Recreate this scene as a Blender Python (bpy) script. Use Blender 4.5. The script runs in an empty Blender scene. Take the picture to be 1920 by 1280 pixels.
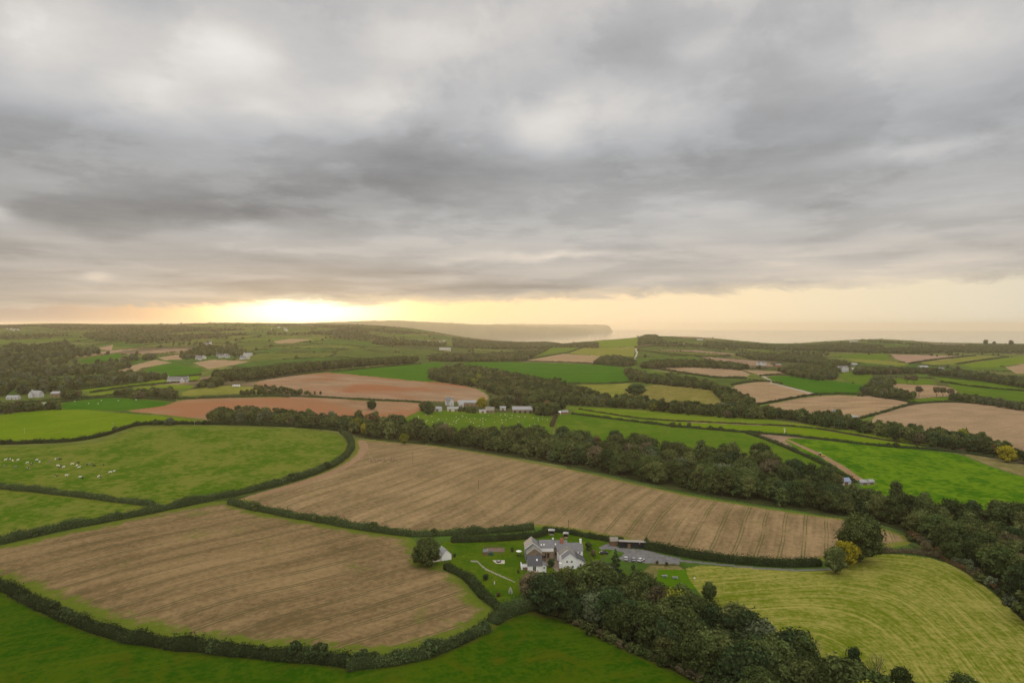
import bpy, bmesh, math, random
import numpy as np
R = math.radians
rng = np.random.default_rng(7)
random.seed(7)
scene = bpy.context.scene
COL = scene.collection

# ------------------------------------------------------------------ camera
H, F, HY, CX = 110.0, 1285.0, 609.0, 960.0      # camera height over the farmyard, focal length and eye level (1920 px wide frame)
cam = bpy.data.cameras.new('camera')
cam.sensor_width = 36.0
cam.lens = 36.0 * F / 1920.0
cam.shift_y = -31.0 / 1920.0
cam.clip_start = 1.0
cam.clip_end = 120000.0
cam_o = bpy.data.objects.new('camera', cam)
cam_o.location = (0, 0, H)
cam_o.rotation_euler = (R(90), 0, 0)
COL.objects.link(cam_o)
scene.camera = cam_o

# ------------------------------------------------------------------ exposure
scene.view_settings.view_transform = 'Standard'
scene.view_settings.look = 'None'
scene.view_settings.exposure = 0.0
scene.view_settings.gamma = 1.0
scene.cycles.use_denoising = True
try:
    scene.cycles.denoiser = 'OPENIMAGEDENOISE'
    scene.cycles.denoising_input_passes = 'RGB_ALBEDO_NORMAL'
    scene.cycles.denoising_prefilter = 'ACCURATE'
except Exception:
    pass
scene.cycles.use_adaptive_sampling = False
scene.cycles.max_bounces = 5
scene.cycles.diffuse_bounces = 3
scene.cycles.glossy_bounces = 2
scene.cycles.transmission_bounces = 2
scene.cycles.volume_bounces = 1
scene.cycles.transparent_max_bounces = 4

# ------------------------------------------------------------------ sun
SUN_AZ, SUN_EL = R(-17.3), R(2.4)               # azimuth from +Y (negative = to the left), elevation
sl = bpy.data.lights.new('sun', 'SUN')
sl.energy = 2.7
sl.angle = R(11)
sl.color = (1.0, 0.70, 0.38)
sun = bpy.data.objects.new('sun', sl)
sun.rotation_euler = (R(90) - SUN_EL, 0, math.pi - SUN_AZ)
sun.location = (0, 0, 400)
COL.objects.link(sun)


# ------------------------------------------------------------------ node helper
class NT:
    def __init__(s, tree):
        s.t = tree
        s.t.nodes.clear()

    def n(s, typ, ins=None, **props):
        nd = s.t.nodes.new(typ)
        for k, v in props.items():
            setattr(nd, k, v)
        if ins:
            for k, v in ins.items():
                s.put(nd.inputs[k], v)
        return nd

    def put(s, sock, v):
        if isinstance(v, bpy.types.NodeSocket):
            s.t.links.new(v, sock)
        elif v is not None:
            if hasattr(sock.default_value, '__len__') and not hasattr(v, '__len__'):
                v = (v, v, v)
            if hasattr(sock.default_value, '__len__') and len(sock.default_value) == 4 and len(v) == 3:
                v = (*v, 1)
            sock.default_value = v

    def m(s, op, a, b=None, c=None, clamp=False):
        nd = s.t.nodes.new('ShaderNodeMath')
        nd.operation = op
        nd.use_clamp = clamp
        for i, v in enumerate((a, b, c)):
            if v is not None:
                s.put(nd.inputs[i], v)
        return nd.outputs[0]

    def vm(s, op, a, b=None, c=None):
        nd = s.t.nodes.new('ShaderNodeVectorMath')
        nd.operation = op
        for i, v in enumerate((a, b, c)):
            if v is not None:
                s.put(nd.inputs[i], v)
        return nd.outputs['Value'] if op in ('DOT_PRODUCT', 'LENGTH') else nd.outputs[0]

    def noise(s, vec, scale, detail=3, rough=0.5, dist=0.0, dims='3D'):
        nd = s.n('ShaderNodeTexNoise', {'Vector': vec, 'Scale': scale, 'Detail': detail, 'Roughness': rough, 'Distortion': dist},
                 noise_dimensions=dims)
        return nd.outputs['Fac']

    def sm(s, x, a, b):      # smoothstep a..b -> 0..1
        nd = s.n('ShaderNodeMapRange', {0: x, 1: a, 2: b, 3: 0.0, 4: 1.0}, interpolation_type='SMOOTHSTEP')
        return nd.outputs[0]

    def mr(s, x, a, b, c, d):
        return s.n('ShaderNodeMapRange', {0: x, 1: a, 2: b, 3: c, 4: d}).outputs[0]

    def mix(s, f, a, b, typ='MIX'):
        nd = s.t.nodes.new('ShaderNodeMix')
        nd.data_type = 'RGBA'
        nd.blend_type = typ
        s.put(nd.inputs[0], f)
        s.put(nd.inputs[6], a)
        s.put(nd.inputs[7], b)
        return nd.outputs[2]

    def ramp(s, x, stops, interp='LINEAR'):
        nd = s.t.nodes.new('ShaderNodeValToRGB')
        cr = nd.color_ramp
        cr.interpolation = interp
        while len(cr.elements) < len(stops):
            cr.elements.new(0.5)
        for e, (p, c) in zip(cr.elements, stops):
            e.position = p
            e.color = (*c, 1) if hasattr(c, '__len__') else (c, c, c, 1)
        s.put(nd.inputs[0], x)
        return nd.outputs[0]

    def comb(s, x, y, z=0.0):
        return s.n('ShaderNodeCombineXYZ', {0: x, 1: y, 2: z}).outputs[0]

    def sep(s, v):
        o = s.n('ShaderNodeSeparateXYZ', {0: v}).outputs
        return o[0], o[1], o[2]


# ------------------------------------------------------------------ sky: clouded sunset, in world directions (azimuth, elevation)
def ae(u, v):
    return math.atan((u - CX) / F), math.atan((HY - v) / math.hypot(F, u - CX))


def build_world():
    w = bpy.data.worlds.new('World')
    scene.world = w
    w.use_nodes = True
    T = NT(w.node_tree)
    d = T.n('ShaderNodeTexCoord').outputs['Generated']
    x, y, z = T.sep(d)
    az = T.m('ARCTAN2', x, y)
    el = T.m('ARCTAN2', z, T.m('SQRT', T.m('ADD', T.m('MULTIPLY', x, x), T.m('MULTIPLY', y, y))))
    # cloud deck coordinates: the deck is a layer overhead, so it flattens toward the horizon
    zi = T.m('ADD', T.m('MAXIMUM', z, 0.0), 0.09)
    px, py = T.m('DIVIDE', x, zi), T.m('DIVIDE', y, zi)
    deck = T.comb(px, py, 0.0)
    wn = T.n('ShaderNodeTexNoise', {'Vector': T.comb(az, T.m('MULTIPLY', el, 2.0), 3.1), 'Scale': 5.0, 'Detail': 5.0, 'Roughness': 0.55})
    wrp = T.vm('MULTIPLY', T.vm('SUBTRACT', wn.outputs['Color'], (0.5, 0.5, 0.5)), (0.11, 0.055, 0.0))
    P = T.vm('ADD', T.comb(az, el, 0.0), wrp)

    blobs = [
        (960, -60, 2600, 190, .07), (960, 335, 2600, 80, -.055),
        (415, 100, 105, 42, .25), (270, 165, 80, 32, .20), (50, 60, 130, 75, .16), (215, 40, 110, 50, .08), (490, 212, 45, 15, .10),
        (120, 190, 150, 28, .06), (720, 195, 60, 40, .17), (800, 85, 110, 45, .09), (1020, 235, 70, 42, .23), (1120, 205, 90, 40, .10),
        (1065, 272, 50, 26, .10), (1260, 195, 90, 55, .09), (1322, 82, 45, 28, .14), (1610, 112, 130, 32, .10), (1850, 35, 130, 50, .11),
        (1715, 282, 130, 13, .11), (1860, 390, 130, 18, .09), (1330, 390, 80, 22, .08), (590, 215, 120, 45, .09), (880, 30, 200, 40, .05),
        (250, 395, 230, 50, -.05), (190, 270, 220, 50, -.06), (760, 325, 150, 50, -.08), (700, 270, 90, 30, -.06), (470, 395, 150, 32, -.07),
        (1250, 290, 190, 38, -.05), (1180, 95, 150, 50, -.05), (1450, 150, 150, 60, -.05), (1800, 205, 130, 38, -.07), (1500, 385, 90, 18, -.06),
        (1500, 448, 100, 18, -.07), (60, 475, 150, 24, -.07), (60, 428, 130, 22, .06), (10, 388, 28, 18, .14), (430, 438, 120, 14, .05),
        (1050, 477, 105, 6, .17), (860, 484, 80, 6, .10), (740, 503, 250, 13, -.09), (620, 538, 240, 12, -.08), (900, 545, 150, 11, -.07),
        (1040, 533, 90, 11, -.07), (1600, 500, 240, 30, .12), (150, 110, 380, 110, .05), (1150, 455, 520, 45, .05), (1250, 520, 420, 22, .05), (420, 470, 260, 22, .04), (1810, 470, 150, 14, -.05), (185, 526, 36, 7, .16), (1430, 300, 150, 18, -.04),
        (560, 620, 420, 60, .09), (350, 530, 90, 9, -.05), (1160, 470, 40, 14, -.05), (1880, 520, 120, 12, -.04),
        (330, 20, 160, 40, -.05), (620, 90, 90, 60, -.04), (1000, 150, 120, 30, -.03),
    ]
    acc = T.m('ADD', 0.455, 0.0)
    for (u, v, su, sv, amp) in blobs:
        a0, e0 = ae(u, v)
        sa, se = su / F * math.cos(a0) ** 2, sv / F * math.cos(a0)
        q = T.vm('MULTIPLY_ADD', P, (1 / sa, 1 / se, 0), (-a0 / sa, -e0 / se, 0))
        g = T.m('POWER', 0.4966, T.vm('DOT_PRODUCT', q, q))
        acc = T.m('MULTIPLY_ADD', g, amp, acc)
    n1 = T.noise(deck, 1.1, 8, 0.52, 0.5)
    n2 = T.noise(T.vm('MULTIPLY', deck, (1.0, 1.15, 1)), 2.3, 8, 0.58, 0.25)
    flat_el = T.m('MULTIPLY', T.m('DIVIDE', el, T.m('ADD', T.m('MAXIMUM', el, 0.0), 0.17)), 5.6)
    fv = T.comb(T.m('MULTIPLY', az, 2.5), flat_el, 0.7)
    nA = T.noise(fv, 1.7, 10, 0.58, 0.15)
    nB = T.noise(T.vm('MULTIPLY_ADD', fv, (.6, 1.05, 1), (7.3, 2.1, 1.9)), 3.9, 9, 0.62, 0.1)
    acc = T.m('MULTIPLY_ADD', T.m('SUBTRACT', n1, 0.5), 0.06, acc)
    acc = T.m('MULTIPLY_ADD', T.m('SUBTRACT', n2, 0.5), 0.03, acc)
    acc = T.m('MULTIPLY_ADD', T.m('SUBTRACT', nA, 0.5), 0.19, acc)
    acc = T.m('MULTIPLY_ADD', T.m('SUBTRACT', nB, 0.5), 0.19, acc)
    edge_ = T.m('SUBTRACT', T.sm(nA, .47, .56), 0.5)
    acc = T.m('MULTIPLY_ADD', edge_, 0.045, acc)
    # dark arched belly of the big cloud bank at the left
    wx, wy, _ = T.sep(P)
    arch = T.ramp(T.mr(wx, -0.70, 0.70, 0.0, 1.0), [(0.0, .150), (.042, .140), (.091, .117), (.131, .104), (.183, .122), (.221, .131), (.284, .148), (.326, .158), (.411, .160), (.60, .15)])
    hh = T.m('SUBTRACT', wy, arch)
    belly = T.m('MULTIPLY', T.m('MULTIPLY', T.sm(hh, -.006, .012), T.m('SUBTRACT', 1.0, T.sm(hh, .01, .10))), T.m('SUBTRACT', 1.0, T.sm(wx, -.22, .05)))
    acc = T.m('MULTIPLY_ADD', belly, -0.070, acc)
    acc = T.m('MAXIMUM', acc, 0.16)
    # zenith above the frame, brightened as under overcast to light the ground
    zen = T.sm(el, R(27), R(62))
    acc = T.m('MULTIPLY_ADD', zen, ZENITH_FILL, acc)
    # unseen sky behind the viewpoint, brightened to light surfaces that face the camera
    acc = T.m('MULTIPLY', acc, T.m('MULTIPLY_ADD', T.sm(y, 0.1, -0.6), BACK_FILL, 1.0))
    # tint: warm low down and in the bright breaks, cool in the middle greys
    tint = T.ramp(T.mr(el, 0.0, R(27), 0.0, 1.0), [(0.0, (1.18, .98, .76)), (0.12, (1.10, .99, .86)), (0.32, (1.015, 1.0, .98)), (0.52, (.985, 1.0, 1.03)),
                                                   (0.75, (1.0, 1.0, 1.015)), (1.0, (1.015, 1.0, 1.0))])
    brk = T.sm(acc, 0.46, 0.68)
    tint = T.mix(brk, tint, T.vm('MULTIPLY', tint, (1.04, 1.0, .94)))
    cl = T.vm('MULTIPLY', tint, T.comb(acc, acc, acc))
    # clear band under the deck, coloured by the setting sun
    azn = T.mr(az, -0.70, 0.70, 0.0, 1.0)
    gold = T.ramp(azn, [(0.0, (.36, .35, .33)), (0.08, (.37, .35, .32)), (0.15, (.48, .41, .31)), (0.195, (.72, .54, .30)), (0.235, (1.0, .80, .48)), (0.285, (1.0, .94, .70)), (0.335, (1.0, .88, .58)),
                        (0.40, (1.0, .80, .46)), (0.47, (1.0, .78, .46)), (0.58, (1.0, .78, .50)), (0.74, (.93, .77, .52)), (0.92, (.80, .71, .54)), (1.0, (.70, .65, .54))])
    gold = T.vm('SCALE', gold)
    gold.node.inputs['Scale'].default_value = 1.0
    nb = T.noise(T.comb(T.m('MULTIPLY', az, 9.0), T.m('MULTIPLY', el, 28.0), 2.2), 1.7, 8, 0.62, 0.5)
    edge = T.ramp(azn, [(0.0, .020), (0.19, .0225), (0.22, .0275), (0.345, .0285), (0.45, .0305), (0.58, .037), (0.8, .048), (1.0, .052)])
    ee = T.m('SUBTRACT', el, T.m('MULTIPLY_ADD', T.m('SUBTRACT', nb, 0.5), 0.034, edge))
    band = T.m('SUBTRACT', 1.0, T.sm(ee, -0.003, 0.006))
    lit = T.m('MULTIPLY', T.m('MULTIPLY', T.sm(ee, -0.004, 0.002), T.m('SUBTRACT', 1.0, T.sm(ee, 0.004, 0.02))), T.sm(azn, .12, .3))
    col = T.mix(band, cl, gold)
    col = T.mix(T.m('MULTIPLY', lit, 0.35), col, T.vm('MULTIPLY', gold, (1.1, 1.08, 1.05)))
    # glow round the hidden sun and the white gap it shines through
    def gl(u, v, su, sv):
        a0, e0 = ae(u, v)
        q = T.vm('MULTIPLY_ADD', T.comb(az, el, 0.0), (F / su, F / sv, 0), (-a0 * F / su, -e0 * F / sv, 0))
        return T.m('POWER', 0.3679, T.vm('DOT_PRODUCT', q, q))
    g1 = T.m('MULTIPLY', gl(560, 588, 140, 34), T.m('MULTIPLY_ADD', band, 0.97, 0.03))
    g2 = gl(570, 585, 330, 70)
    col = T.vm('ADD', col, T.vm('MULTIPLY', T.comb(g1, g1, g1), (.9, .85, .62)))
    col = T.vm('ADD', col, T.vm('MULTIPLY', T.comb(g2, g2, g2), (.15, .075, .005)))
    # physical clear sky far behind the clouds adds a little to everything
    sky = T.n('ShaderNodeTexSky', sky_type='NISHITA', sun_disc=False, sun_elevation=SUN_EL, sun_rotation=SUN_AZ)
    bg1 = T.n('ShaderNodeBackground', {'Color': col, 'Strength': 1.0})
    # the deck hides nearly all of it: it only shows through the clear band
    thru = T.m('MULTIPLY', band, 0.22)
    bg2 = T.n('ShaderNodeBackground', {'Color': T.vm('MULTIPLY', sky.outputs[0], T.comb(thru, thru, thru)), 'Strength': 0.05})
    add = T.n('ShaderNodeAddShader', {0: bg1.outputs[0], 1: bg2.outputs[0]})
    T.n('ShaderNodeOutputWorld', {'Surface': add.outputs[0]})
    w.cycles.sampling_method = 'MANUAL'
    w.cycles.sample_map_resolution = 512


ZENITH_FILL, BACK_FILL = 0.74, 1.0
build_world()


# ------------------------------------------------------------------ object helpers
def tag(o, label=None, cat=None, group=None, kind=None):
    if label: o['label'] = label
    if cat: o['category'] = cat
    if group: o['group'] = group
    if kind: o['kind'] = kind
    return o


def empty(name, loc, rz=0.0, label=None, cat=None, group=None):
    o = bpy.data.objects.new(name, None)
    o.empty_display_size = 0.5
    o.location = loc
    o.rotation_euler = (0, 0, rz)
    COL.objects.link(o)
    return tag(o, label, cat, group)


def np_mesh(name, V, Fq, mats=(), smooth=False, fmat=None, attrs=None):
    """V (n,3); Fq (m,k) or list of arrays of equal-k faces"""
    me = bpy.data.meshes.new(name)
    if isinstance(Fq, np.ndarray):
        Fq = [Fq]
    Fq = [f for f in Fq if len(f)]
    loops = np.concatenate([f.ravel() for f in Fq]).astype(np.int32)
    tot = np.concatenate([np.full(len(f), f.shape[1]) for f in Fq]).astype(np.int32)
    start = np.concatenate([[0], np.cumsum(tot)[:-1]]).astype(np.int32)
    me.vertices.add(len(V))
    me.vertices.foreach_set('co', np.asarray(V, np.float32).ravel())
    me.loops.add(len(loops))
    me.loops.foreach_set('vertex_index', loops)
    me.polygons.add(len(tot))
    me.polygons.foreach_set('loop_start', start)
    me.polygons.foreach_set('loop_total', tot)
    if fmat is not None:
        me.polygons.foreach_set('material_index', np.asarray(fmat, np.int32))
    if smooth:
        me.polygons.foreach_set('use_smooth', np.ones(len(tot), bool))
    for m in mats:
        me.materials.append(m)
    if attrs:
        for k, (dom, typ, data) in attrs.items():
            a = me.attributes.new(k, typ, dom)
            a.data.foreach_set('value' if typ in ('FLOAT', 'INT') else ('vector' if typ == 'FLOAT_VECTOR' else 'color'), np.ascontiguousarray(data).ravel())
    me.update(calc_edges=True)
    return me


def link(name, me, parent=None):
    o = bpy.data.objects.new(name, me)
    COL.objects.link(o)
    if parent is not None:
        o.parent = parent
    return o


class MB:
    """collects simple solids into one mesh"""
    def __init__(s):
        s.v, s.f, s.k = [], [], []

    def add(s, vs, fs, mi=0):
        b = len(s.v)
        s.v += [tuple(p) for p in vs]
        s.f += [tuple(i + b for i in f) for f in fs]
        s.k += [mi] * len(fs)

    def box(s, x0, x1, y0, y1, z0, z1, mi=0):
        s.add([(x0, y0, z0), (x1, y0, z0), (x1, y1, z0), (x0, y1, z0), (x0, y0, z1), (x1, y0, z1), (x1, y1, z1), (x0, y1, z1)],
              [(3, 2, 1, 0), (4, 5, 6, 7), (0, 1, 5, 4), (1, 2, 6, 5), (2, 3, 7, 6), (3, 0, 4, 7)], mi)

    def prism(s, prof, a, b, axis='x', mi=0):
        """closed profile of (h, z) extruded between a and b along axis"""
        n = len(prof)
        vs = []
        for t in (a, b):
            for (h, z) in prof:
                vs.append((t, h, z) if axis == 'x' else (h, t, z))
        fs = [tuple(range(n)), tuple(range(2 * n - 1, n - 1, -1))]
        for i in range(n):
            j = (i + 1) % n
            fs.append((i, i + n, j + n, j))
        s.add(vs, fs, mi)

    def tube(s, pts, rad, sides=6, mi=0, cap=True):
        pts = [np.array(p, float) for p in pts]
        b = len(s.v)
        for i, p in enumerate(pts):
            t = pts[min(i + 1, len(pts) - 1)] - pts[max(i - 1, 0)]
            t /= max(np.linalg.norm(t), 1e-9)
            a = np.cross(t, (0, 0, 1) if abs(t[2]) < .9 else (1, 0, 0))
            a /= np.linalg.norm(a)
            c = np.cross(t, a)
            r = rad[i] if hasattr(rad, '__len__') else rad
            for k in range(sides):
                w = 2 * math.pi * k / sides
                s.v.append(tuple(p + r * (math.cos(w) * a + math.sin(w) * c)))
        for i in range(len(pts) - 1):
            for k in range(sides):
                k2 = (k + 1) % sides
                s.f.append((b + i * sides + k, b + i * sides + k2, b + (i + 1) * sides + k2, b + (i + 1) * sides + k))
                s.k.append(mi)
        if cap:
            s.f.append(tuple(b + k for k in range(sides))[::-1]); s.k.append(mi)
            e = b + (len(pts) - 1) * sides
            s.f.append(tuple(e + k for k in range(sides))); s.k.append(mi)

    def rings(s, rings, mi=0):
        """loft of rings (equal point counts), capped"""
        n = len(rings[0])
        vs = [p for r in rings for p in r]
        fs = [tuple(range(n))[::-1], tuple(range((len(rings) - 1) * n, len(rings) * n))]
        for i in range(len(rings) - 1):
            for k in range(n):
                k2 = (k + 1) % n
                fs.append((i * n + k, i * n + k2, (i + 1) * n + k2, (i + 1) * n + k))
        s.add(vs, fs, mi)

    def mesh(s, name, mats, smooth=False):
        me = bpy.data.meshes.new(name)
        me.from_pydata(s.v, [], s.f)
        if not hasattr(mats, '__len__'):
            mats = [mats]
        for m in mats:
            me.materials.append(m)
        me.polygons.foreach_set('material_index', s.k)
        bm = bmesh.new(); bm.from_mesh(me)
        bmesh.ops.recalc_face_normals(bm, faces=bm.faces)
        bm.to_mesh(me); bm.free()
        if smooth:
            me.polygons.foreach_set('use_smooth', [True] * len(me.polygons))
        me.update()
        return me

    def build(s, name, mats, parent=None, smooth=False):
        return link(name, s.mesh(name, mats, smooth), parent)


def hashf(i, j, k=0):
    h = (i.astype(np.int64) * 374761393 + j.astype(np.int64) * 668265263 + np.int64(k) * 2147483647 * 3) & 0x7fffffff
    h = ((h ^ (h >> 13)) * 1274126177) & 0x7fffffff
    h = h ^ (h >> 16)
    return (h & 0xffff) / 65535.0


def vnoise(x, y, k=0):
    x, y = np.asarray(x, float), np.asarray(y, float)
    i, j = np.floor(x).astype(np.int64), np.floor(y).astype(np.int64)
    fx, fy = x - i, y - j
    fx, fy = fx * fx * (3 - 2 * fx), fy * fy * (3 - 2 * fy)
    a, b = hashf(i, j, k), hashf(i + 1, j, k)
    c, d = hashf(i, j + 1, k), hashf(i + 1, j + 1, k)
    return (a * (1 - fx) + b * fx) * (1 - fy) + (c * (1 - fx) + d * fx) * fy


# ------------------------------------------------------------------ lie of the land
SKY_U = [-300, 0, 100, 200, 330, 420, 560, 640, 700, 770, 820, 870, 920, 960, 1000, 1050, 1100, 1150, 1190, 1215, 1240, 1300, 1340, 1400, 1450, 1500, 1540, 1600, 1650, 1700, 1760, 1900, 2200]
SKY_V = [607, 608, 606, 607, 607, 605, 606, 607, 609, 615, 623, 632, 637, 640, 642, 644, 640, 636, 633, 629, 630, 631, 634, 640, 644, 643, 640, 637, 635, 638, 642, 644, 645]
DS_U = [-300, 400, 700, 870, 1000, 1200, 1450, 1650, 2200]
DS_D = [4600, 4600, 4500, 4200, 4000, 3600, 3800, 4200, 4400]
_ug = np.arange(-400, 2400, 4.0)
_sv = np.interp(_ug, SKY_U, SKY_V)
def _gsm(a, s):
    k = np.arange(-int(4 * s), int(4 * s) + 1)
    g = np.exp(-k * k / (2 * s * s)); g /= g.sum()
    return np.convolve(np.pad(a, len(k) // 2, mode='edge'), g, mode='valid')
_sv1 = _gsm(_sv, 3)
_sv2 = _gsm(_sv, 45)
_ds = _gsm(np.interp(_ug, DS_U, DS_D), 25)


def seg_d(u, v, pts):
    d = np.full(np.shape(u), 1e9)
    for (a, b), (c, e) in zip(pts[:-1], pts[1:]):
        l2 = (c - a) ** 2 + (e - b) ** 2
        t = np.clip(((u - a) * (c - a) + (v - b) * (e - b)) / max(l2, 1e-9), 0, 1)
        d = np.minimum(d, np.hypot(u - a - t * (c - a), v - b - t * (e - b)))
    return d


def skyv(u):
    return np.interp(u, _ug, _sv1)


def qf(u, v):
    """1 / distance of the ground"""
    u, v = np.asarray(u, float), np.asarray(v, float)
    vs, vm, ds = np.interp(u, _ug, _sv1), np.interp(u, _ug, _sv2), np.interp(u, _ug, _ds)
    t = v - vs
    ve = vm + (vs - vm) * np.exp(-np.maximum(t, 0) / 45.0)
    q = 1 / ds + (v - ve) / (F * 110.0)
    lg = 0.16 * np.exp(-((u - 90) / 230) ** 2 - ((v - 697) / 24) ** 2)
    lg = lg + 0.055 * np.exp(-(seg_d(u, v, [(600, 800), (800, 822), (1000, 845), (1200, 875), (1400, 905), (1600, 945), (1800, 1010), (2000, 1090)]) / 34) ** 2)
    lg = lg + 0.05 * np.exp(-(seg_d(u, v, [(1060, 1140), (1250, 1195), (1450, 1260), (1700, 1380)]) / 60) ** 2)
    lg = lg + 0.05 * np.exp(-(seg_d(u, v, [(830, 705), (950, 735), (1100, 757), (1300, 768), (1500, 780), (1700, 812), (1900, 850)]) / 14) ** 2)
    lg = lg - 0.02 * np.exp(-((u - 950) / 260) ** 2 - ((v - 1230) / 70) ** 2)
    lg = lg - 0.03 * np.exp(-((u - 1750) / 200) ** 2 - ((v - 775) / 25) ** 2)
    lg = lg - 0.02 * np.exp(-((u - 600) / 120) ** 2 - ((v - 725) / 18) ** 2)
    lg = lg - 0.025 * np.exp(-((u - 1650) / 220) ** 2 - ((v - 870) / 35) ** 2)
    lg = lg + 0.008 * np.sin(u / 97.0 + 1.0) * np.sin(v / 41.0)
    return q * np.exp(-lg)


def gp(u, v):
    """ground point seen at photo position (u, v)"""
    u, v = np.asarray(u, float), np.asarray(v, float)
    d = 1 / qf(u, v)
    return np.stack([(u - CX) / F * d, d, H - (v - HY) / F * d], -1)


def gz(x, y):
    """ground height at world x, y (and the photo row)"""
    x, y = np.asarray(x, float), np.asarray(y, float)
    u = CX + F * x / y
    lo, hi = skyv(u), np.full(np.shape(u), 2600.0)
    for _ in range(42):
        mid = (lo + hi) / 2
        f = qf(u, mid) < 1 / y
        lo, hi = np.where(f, mid, lo), np.where(f, hi, mid)
    v = (lo + hi) / 2
    return H - (v - HY) / F * y, u, v


def G(u, v):
    return tuple(float(c) for c in gp(u, v))


def in_poly(u, v, poly):
    inside = np.zeros(np.shape(u), bool)
    n = len(poly)
    for i in range(n):
        x0, y0 = poly[i]
        x1, y1 = poly[(i + 1) % n]
        if y0 == y1:
            continue
        c = ((y0 > v) != (y1 > v)) & (u < (x1 - x0) * (v - y0) / (y1 - y0) + x0)
        inside ^= c
    return inside


def smooth_poly(poly, it=2, closed=True):
    p = [tuple(map(float, q)) for q in poly]
    for _ in range(it):
        out = []
        n = len(p)
        rngi = range(n) if closed else range(n - 1)
        if not closed:
            out.append(p[0])
        for i in rngi:
            a, b = p[i], p[(i + 1) % n]
            out.append((a[0] * .75 + b[0] * .25, a[1] * .75 + b[1] * .25))
            out.append((a[0] * .25 + b[0] * .75, a[1] * .25 + b[1] * .75))
        if not closed:
            out.append(p[-1])
        p = out
    return p


# ------------------------------------------------------------------ materials
def new_mat(name):
    m = bpy.data.materials.new(name)
    m.use_nodes = True
    return m, NT(m.node_tree)


def finish(T, col, rough=0.9, bump=None, bstr=0.3, bdist=0.3, spec=0.2):
    b = T.n('ShaderNodeBsdfPrincipled', {'Base Color': col, 'Roughness': rough, 'Specular IOR Level': spec})
    if bump is not None:
        bn = T.n('ShaderNodeBump', {'Height': bump, 'Strength': bstr, 'Distance': bdist})
        T.put(b.inputs['Normal'], bn.outputs[0])
    T.n('ShaderNodeOutputMaterial', {'Surface': b.outputs[0]})
    return b


def attr(T, name):
    return T.n('ShaderNodeAttribute', attribute_name=name)


def flat(name, c, rough=0.8, var=0.15, scale=2.0, spec=0.2, metal=0.0):
    m, T = new_mat(name)
    p = T.n('ShaderNodeTexCoord').outputs['Object']
    n = T.noise(p, scale, 5, 0.6)
    col = T.mix(T.mr(n, .3, .7, 0, 1), tuple(k * (1 - var) for k in c), tuple(min(1, k * (1 + var)) for k in c))
    b = finish(T, col, rough, n, 0.15, 0.05, spec)
    b.inputs['Metallic'].default_value = metal
    return m


def grass(name, a, b, big=60.0, fine=2.2, mott=0.5, yel=None, edge_col=None, edge_w=5.0, rows=None, bump=0.5):
    """a, b: the two greens; big: patch size in m; fine: tuft size in m"""
    m, T = new_mat(name)
    p = T.n('ShaderNodeNewGeometry').outputs['Position']
    n0 = T.noise(p, 1 / big, 4, 0.55, 0.6)
    n1 = T.noise(p, 1 / fine, 4, 0.65)
    n2 = T.noise(T.vm('MULTIPLY', p, (1.0, .45, 1.0)), 1 / (fine * 4), 4, 0.6, 0.4)
    f = T.m('ADD', T.mr(n0, .35, .65, -.45, .55), T.m('ADD', T.m('MULTIPLY', T.m('SUBTRACT', n1, .5), 5.0 * mott), T.m('MULTIPLY', T.m('SUBTRACT', n2, .5), 2.6 * mott)))
    f = T.m('ADD', f, 0.45, clamp=True)
    col = T.mix(f, a, b)
    if yel:
        n4 = T.noise(p, 1 / (big * .45), 5, 0.65, 1.0)
        col = T.mix(T.m('MULTIPLY', T.sm(n4, .5, .72), .75), col, yel)
    if rows:
        th, per, c, amt = rows
        x, y, z = T.sep(p)
        ac = T.m('SUBTRACT', T.m('MULTIPLY', x, math.cos(th)), T.m('MULTIPLY', y, math.sin(th)))
        al = T.m('ADD', T.m('MULTIPLY', x, math.sin(th)), T.m('MULTIPLY', y, math.cos(th)))
        s = T.noise(T.comb(T.m('DIVIDE', ac, per), T.m('MULTIPLY', al, .012), 0.0), 1.0, 3, .6)
        col = T.mix(T.m('MULTIPLY', T.sm(s, .48, .66), amt), col, c)
    if edge_col:
        e = attr(T, 'edge').outputs['Fac']
        ne = T.noise(p, 1 / 9.0, 4, 0.6)
        k = T.m('SUBTRACT', 1.0, T.sm(T.m('MULTIPLY_ADD', T.m('SUBTRACT', ne, .5), edge_w * 1.4, e), edge_w * .3, edge_w * 1.2))
        col = T.mix(T.m('MULTIPLY', k, .85), col, edge_col)
    finish(T, col, 0.95, n1, bump, fine * .25, 0.0)
    return m


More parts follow.
